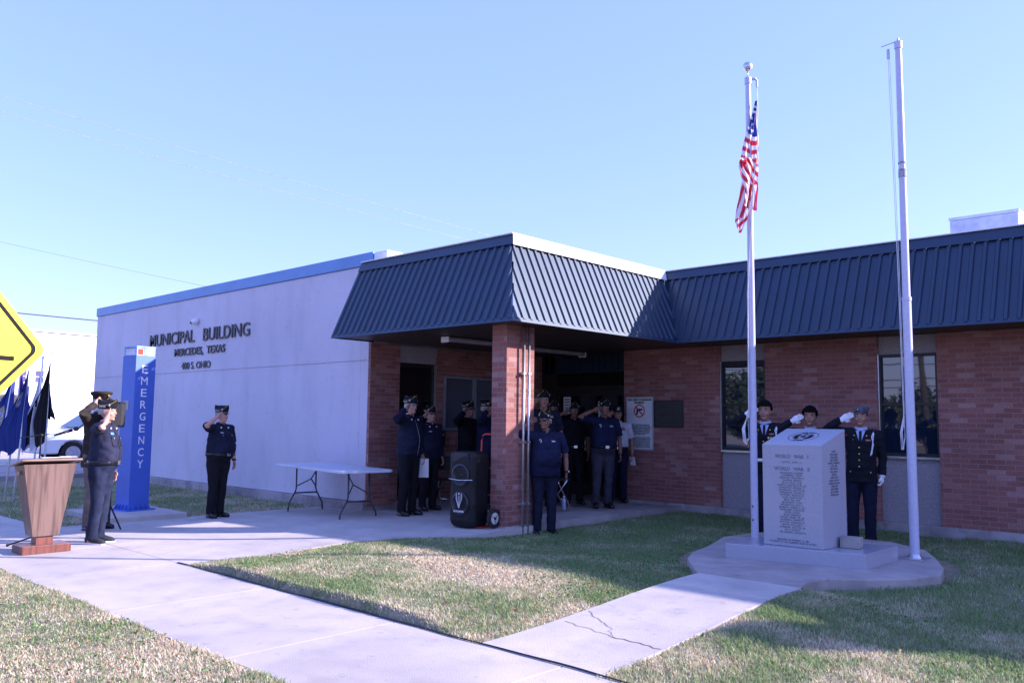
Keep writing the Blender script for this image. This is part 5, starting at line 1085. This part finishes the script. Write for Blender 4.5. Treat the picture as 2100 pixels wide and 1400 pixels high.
            patch('placket', -.012, .012, 1.0, 1.44, top_m, 8, .004)
        elif e_ == 'logo':
            mb = MB(); 
            for q_ in range(4): mb.tube([onchest(.10 + .012 * math.cos(q_ * 1.3), 1.35 + .02 * math.sin(q_ * 1.3), .005), onchest(.10 + .016 * math.cos(q_ * 1.3 + 1.1), 1.345 + .026 * math.sin(q_ * 1.3 + 1.1), .005)], .004, 5)
            mb.build('chest_emblem', M_WHITEP, P); patch('chest_lettering', -.125, -.06, 1.345, 1.352, M_WHITEP, 2, .005); patch('chest_lettering', -.12, -.065, 1.333, 1.338, M_WHITEP, 2, .005)
        elif e_ == 'zip': patch('zipper', -.004, .004, .9, 1.42, M_ALU, 8, .005)
        elif e_ == 'vneck': patch('undershirt', 0, 0, 0, 0, C_WHITE, 4, .004, shape=lambda u, v: ((u - .5) * 2 * (.004 + .032 * v), 1.405 + .055 * v))
        elif e_ == 'ribbons': patch('ribbon_rack', -.12, -.05, 1.32, 1.36, mat('ribbon_mix', (.35, .12, .14), .7), 3, .006); patch('badge_bar', -.11, -.06, 1.37, 1.38, C_CAPN, 2, .006)
        elif e_ == 'watch':
            mb = MB(); mb.tube([W2_ - d2 * .03, W2_ - d2 * .005], [.034, .033], 12); wt = mb.build('wristwatch', M_BLACK, P); mb = MB(); mb.tube([W2_ - d2 * .018 + Vector((-.03, 0, 0)), W2_ - d2 * .018 + Vector((-.04, 0, 0))], .018, 12); mb.build('dial', M_CHROME, wt)
    return P, {'W2': W2_, 'k': k}
GRP = 'people saluting around the porch and lectern'
FZ = floorz
person('older man in navy work shirt and blue jeans saluting beside the lectern', (-10.46, 4.04, 0), 44, 1.66, 0, .10, top_m=C_NAVYSHIRT, leg_m=C_JEANS, long_=False, shoes=C_SNEAK, extras=('tag', 'pins', 'pockets'), seed=1, group=GRP, stance=.09)
person('soldier in army green jacket and peaked cap saluting behind the man at the lectern', (-11.72, 4.50, 0), 30, 1.80, 0, .12, top_m=C_GREEN, leg_m=C_TAUPE, cap='peaked', belt=False, hem=.80, extras=('pins',), seed=2, group=GRP, shoulders=1.08)
person('man in black uniform and sunglasses saluting alone before the white wall', (-11.95, 6.32, FZ(-11.95, 6.3)), 12, 1.64, 0, .16, head_yaw=18, top_m=C_DNAVY, leg_m=C_BLACK, long_=False, glasses='sun', extras=('tagw', 'pins', 'pockets', 'watch'), seed=3, group=GRP, stance=.085)
p4, i4 = person('man in dark zipped jacket saluting at the porch front with white paper', (-9.72, 8.18, FZ(-9.72, 8.18)), 5, 1.73, 0, .10, top_m=C_DNAVY, leg_m=C_BLACK, belt=False, hem=.90, glasses='clear', extras=('zip', 'pins'), seed=4, group=GRP, stance=.10)
person('shorter man in dark shirt and sunglasses saluting just behind the man holding paper', (-10.25, 9.05, FZ(-10.25, 9.05)), -5, 1.62, 0, .10, top_m=C_DNAVY, leg_m=C_BLACK, belt=False, hem=.90, glasses='sun', extras=('tagw', 'pins'), seed=5, group=GRP)
person('man in black jacket and dark glasses saluting behind the black speaker', (-10.25, 9.95, FZ(-10.2, 9.9)), 0, 1.72, 1, .08, top_m=C_BLACK, leg_m=C_BLACK, belt=False, hem=.90, glasses='sun', seed=6, group=GRP)
person('man in blue jacket saluting, half hidden by the left edge of the brick pillar', (-9.72, 9.78, FZ(-9.8, 10.1)), 20, 1.72, 1, .08, top_m=C_POLO, leg_m=C_DNAVY, belt=False, hem=.88, seed=7, group=GRP)
person('stout man in untucked navy polo saluting on the grass beside the pillar', (-7.36, 8.55, .0), -38, 1.60, 2, .17, head_yaw=-42, top_m=C_POLO, leg_m=C_DNAVY, long_=False, belt=False, hem=.84, glasses='sun', extras=('logo', 'watch'), seed=8, group=GRP, shoulders=1.08)
person('tall man in dark shirt with white undershirt saluting behind the man at the pillar', (-8.60, 9.95, .12), -40, 1.82, 1, .08, top_m=C_DNAVY, leg_m=C_BLACK, long_=False, extras=('vneck', 'pins'), seed=9, group=GRP)
person('man in black standing in the dark doorway, saluting between two taller men', (-8.95, 11.15, .12), -40, 1.66, 2, .05, top_m=C_BLACK, leg_m=C_BLACK, long_=False, seed=10, group=GRP)
person('person in black with arms down, hardly visible deep in the doorway', (-9.45, 11.2, .12), -40, 1.70, 2, .03, salute=False, top_m=C_BLACK, leg_m=C_BLACK, long_=False, seed=13, group=GRP)
person('man in navy polo and grey trousers saluting in front of the glass doors', (-8.29, 11.05, .12), -35, 1.70, 2, .14, head_yaw=8, top_m=C_POLO, leg_m=C_GREY, long_=False, extras=('logo',), seed=11, group=GRP, shoulders=1.05)
p12, i12 = person('man in white short-sleeved shirt and tall black cap beside the notice board', (-8.66, 12.0, .12), -48, 1.62, 1, .08, salute=True, top_m=C_WHITE, leg_m=C_UNIT, long_=False, cap='ball', extras=('ribbons',), seed=12, group=GRP)
GC = 'young cadets in dark dress uniform saluting behind the monument'
person('cadet with straight black hair and white belt saluting left of the monument', (-5.20, 10.62, .0), -72, 1.78, 1, .0, head_yaw=-4, top_m=C_UNI, leg_m=C_UNIT, cap=None, hair=C_HAIRK, gloves=True, belt='white', hem=.84, extras=('uniform', 'medals'), pole=(1, -.05, -.75), seed=21, group=GC)
person('curly-haired cadet saluting in the middle behind the monument', (-4.70, 10.86, .0), -72, 1.70, 1, .0, head_yaw=0, top_m=C_UNI, leg_m=C_UNIT, cap=None, hair=C_HAIRK, gloves=True, belt=False, hem=.80, extras=('uniform',), pole=(1, -.05, -.75), seed=22, group=GC)
person('cadet in grey beret saluting right of the monument', (-4.06, 10.80, .0), -74, 1.71, 1, .02, head_yaw=-4, top_m=C_UNI, leg_m=C_UNIT, cap='beret', hair=C_HAIRK, gloves=True, belt=False, hem=.80, extras=('uniform',), pole=(1, -.05, -.75), seed=23, group=GC)
# papers held in two left hands
def held(Pp, info, w_, h_, label):
    q_ = Pp.matrix_world if False else Matrix.Translation(Pp.location) @ Matrix.Rotation(Pp.rotation_euler.z, 4, 'Z') @ Matrix.Scale(info['k'], 4)
    c = q_ @ (info['W2'] + Vector((-.0, .035, -.10))); t = thing('held_paper', c, Pp.rotation_euler.z + rad(15), label, 'paper'); t.rotation_euler = (rad(-12), rad(0), Pp.rotation_euler.z - rad(50))
    b = MB(); b.box(-w_ / 2, w_ / 2, -.003, .003, -h_, .05); b.build('sheet', M_PAPER, t); b = MB()
    for k_ in range(5): b.box(-w_ * .38, w_ * .38, -.0045, -.0033, -h_ * .2 - .025 * k_ - .004, -h_ * .2 - .025 * k_)
    b.build('print', mat('faint_print', (.4, .4, .42), .8), t)
held(p4, i4, .15, .24, 'white folded paper held in the left hand of the man in the zipped jacket')
held(p12, i12, .12, .10, 'small white card held by the man in the white shirt')

# ------------------------------------------------------------------ grass
def vnoise(x, y, sc_, seed):
    g_ = np.random.default_rng(seed).random((256, 256)); X_, Y_2 = x * sc_ + 100, y * sc_ + 100; xi, yi = np.floor(X_).astype(int), np.floor(Y_2).astype(int); fx, fy = X_ - xi, Y_2 - yi; fx = fx * fx * (3 - 2 * fx); fy = fy * fy * (3 - 2 * fy)
    a = g_[xi % 256, yi % 256]; b_ = g_[(xi + 1) % 256, yi % 256]; c = g_[xi % 256, (yi + 1) % 256]; d = g_[(xi + 1) % 256, (yi + 1) % 256]; return (a * (1 - fx) + b_ * fx) * (1 - fy) + (c * (1 - fx) + d * fx) * fy
lawnz_v = np.vectorize(lawnz)
def grass(name, label, x0, x1, y0, y1, dens, keep, h0, straw, seed, wd=.0032):
    rg = np.random.default_rng(seed); n = int((x1 - x0) * (y1 - y0) * dens); x = rg.uniform(x0, x1, n); y = rg.uniform(y0, y1, n); k = keep(x, y)
    patch_ = vnoise(x, y, 2.2, 5) * .6 + vnoise(x, y, 7, 6) * .4; k &= rg.random(n) < .45 + patch_ * .9; x, y, patch_ = x[k], y[k], patch_[k]; n = len(x)
    z = lawnz_v(x, y) - .004; st = straw(x, y) + (vnoise(x, y, 2.1, 8) - .5) * .75 + (vnoise(x, y, 8, 9) - .5) * .45 + rg.normal(0, .20, n)
    h_ = h0 * (.5 + .7 * rg.random(n)) * (.6 + .75 * patch_) * np.where(st > .62, .8, 1.0); an = rg.uniform(0, 2 * np.pi, n); ln = rg.uniform(.1, .95, n) * h_; dx, dy = np.cos(an) * ln, np.sin(an) * ln
    wa = an + np.pi / 2 + rg.normal(0, .5, n); w_ = wd * (.6 + .8 * rg.random(n)); wx, wy = np.cos(wa) * w_, np.sin(wa) * w_
    v = np.empty((n, 5, 3)); v[:, 0] = np.stack([x - wx, y - wy, z], 1); v[:, 1] = np.stack([x + wx, y + wy, z], 1)
    v[:, 2] = np.stack([x + dx * .35 - wx * .8, y + dy * .35 - wy * .8, z + h_ * .6], 1); v[:, 3] = np.stack([x + dx * .35 + wx * .8, y + dy * .35 + wy * .8, z + h_ * .6], 1); v[:, 4] = np.stack([x + dx, y + dy, z + h_ * (1 - .25 * rg.random(n))], 1)
    base = np.arange(n)[:, None] * 5; f = np.concatenate([base + np.array([0, 1, 2]), base + np.array([1, 3, 2]), base + np.array([2, 3, 4])], 1).reshape(-1, 3)
    me = bpy.data.meshes.new(name); raw_mesh(me, v.reshape(-1, 3), f)
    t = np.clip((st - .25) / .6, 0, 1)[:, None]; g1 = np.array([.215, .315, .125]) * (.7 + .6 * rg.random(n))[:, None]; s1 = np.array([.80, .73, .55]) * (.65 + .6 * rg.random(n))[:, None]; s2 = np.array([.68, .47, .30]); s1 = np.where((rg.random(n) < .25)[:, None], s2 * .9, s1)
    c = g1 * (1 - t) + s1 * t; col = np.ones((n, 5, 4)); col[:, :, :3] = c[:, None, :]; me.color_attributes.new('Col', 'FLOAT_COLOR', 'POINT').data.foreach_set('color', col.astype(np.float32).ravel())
    o = link(name, me, M_GRASS); return setp(o, label, 'grass', kind='stuff')
M_GRASS = attr_mat('grass_blades', .75, .4)
def padk(x, y): return ~((np.hypot((x + 3.85) / 1.35, (y - 8.9) / 1.62) < 1)) & ~((x < -3.12) & (x > -4.14) & (y < 7.6))
ya_ = lambda x: 4.125
k_B = lambda x, y: (x < -4.14) & (x > -8.33 + .88 * np.clip((y - 5.9) / 1.65, 0, 1) ** 2 * (3 - 2 * np.clip((y - 5.9) / 1.65, 0, 1))) & ~((x < -7.45) & (y > 7.9)) & padk(x, y)
st_B = lambda x, y: .40 + .8 * np.exp(-(((y - 5.75 + .08 * (x + 6)) / .33) ** 2)) * np.exp(-(((x + 6.1) / 1.3) ** 4)) + .45 * np.exp(-((x + 4.25) / .2) ** 2) * (y < 5.6) - .25 * (y > 6.4) + .25 * np.exp(-((y - 4.2) / .06) ** 2)  # straw strip and edges; less straw at the back paints the shade darker
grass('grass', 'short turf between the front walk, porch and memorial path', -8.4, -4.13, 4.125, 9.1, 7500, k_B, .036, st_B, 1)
k_A = lambda x, y: (y < 2.735 + .02 * np.sin(x * 7) + .015 * np.sin(x * 19)) & (y > .2 - 0 * x) & (y > -x * .28 - 1.2) 
grass('grass', 'patchy short turf in the left foreground before the front walk', -11.5, -3.2, .9, 2.74, 9000, k_A, .036, lambda x, y: .70 + 0 * x, 2, .0028)
k_C = lambda x, y: (x > -3.12 - .03 * np.sin(y * 9)) & (y > 4.06) & padk(x, y)
grass('grass', 'turf right of the memorial path in the foreground', -3.2, .6, 4.0, 7.2, 9500, k_C, .042, lambda x, y: .28 + .34 * (y < 5.9) + .25 * np.exp(-((x + 3.0) / .15) ** 2) * 0, 3, .0028)  # extra straw in front, greener behind: sun and shade put into blade colour
k_D = lambda x, y: padk(x, y) & ~((x < -7.5) & (y < 12.4)) & ((y > 9.1) | (x > -3.2)) & (y < 12.24)
grass('grass', 'darker shaded turf around the monument and below the brick wing', -7.5, .6, 7.2, 12.25, 3500, k_D, .05, lambda x, y: .12 + 0 * x, 4)  # low straw share puts the building's shade into the blade colour
k_E = lambda x, y: ~((x > -13.82) & (x < -12.2) & (y > 4.83) & (y < 6.07))
grass('grass', 'thin turf between the walk and the white stucco wall', -19.5, -12.32, 4.13, 8.36, 1500, k_E, .05, lambda x, y: .48 + 0 * x, 5, .004)

# low weeds and fallen leaf bits scattered through the turf
def litter(name, label, m_col, n, size, zoff, seed, boxes, cluster):
    rg = np.random.default_rng(seed); xs = []; ys = []
    for (x0, x1, y0, y1, keep, w_) in boxes:
        k = int(n * w_); x, y = rg.uniform(x0, x1, k * 3), rg.uniform(y0, y1, k * 3); q_ = keep(x, y) & (vnoise(x, y, 1.9, seed + 40) > cluster); xs.append(x[q_][:k]); ys.append(y[q_][:k])
    x, y = np.concatenate(xs), np.concatenate(ys); n = len(x); z = lawnz_v(x, y) + zoff * rg.uniform(.4, 1.2, n); a = rg.normal(size=(n, 3)); a[:, 2] *= .45; a /= np.linalg.norm(a, axis=1)[:, None]
    b_ = rg.normal(size=(n, 3)); b_[:, 2] *= .45; b_ -= a * (a * b_).sum(1)[:, None]; b_ /= np.linalg.norm(b_, axis=1)[:, None]; c = np.stack([x, y, z], 1); s1 = (size * rg.uniform(.6, 1.5, n))[:, None]
    v = np.stack([c - a * s1, c + b_ * s1 * .6, c + a * s1, c - b_ * s1 * .6], 1).reshape(-1, 3); me = bpy.data.meshes.new(name); raw_mesh(me, v, np.arange(4 * n).reshape(-1, 4))
    col = np.ones((n, 4, 4)); col[:, :, :3] = (np.array(m_col) * rg.uniform(.6, 1.35, (n, 1)))[:, None, :]; me.color_attributes.new('Col', 'FLOAT_COLOR', 'POINT').data.foreach_set('color', col.astype(np.float32).ravel()); setp(link(name, me, M_GRASS), label, 'plants', kind='stuff')
BX = [(-8.4, -4.13, 4.2, 8, k_B, .4), (-11.5, -3.2, .9, 2.7, k_A, .35), (-3.1, .6, 4.1, 7.2, k_C, .25)]
litter('weeds', 'small broad-leaved weeds in clumps through the turf', (.11, .24, .07), 9000, .010, .028, 3, BX, .62)
litter('dry_leaves', 'dry leaf bits and straw thatch scattered on the turf', (.42, .27, .16), 2600, .011, .03, 4, BX, .3)
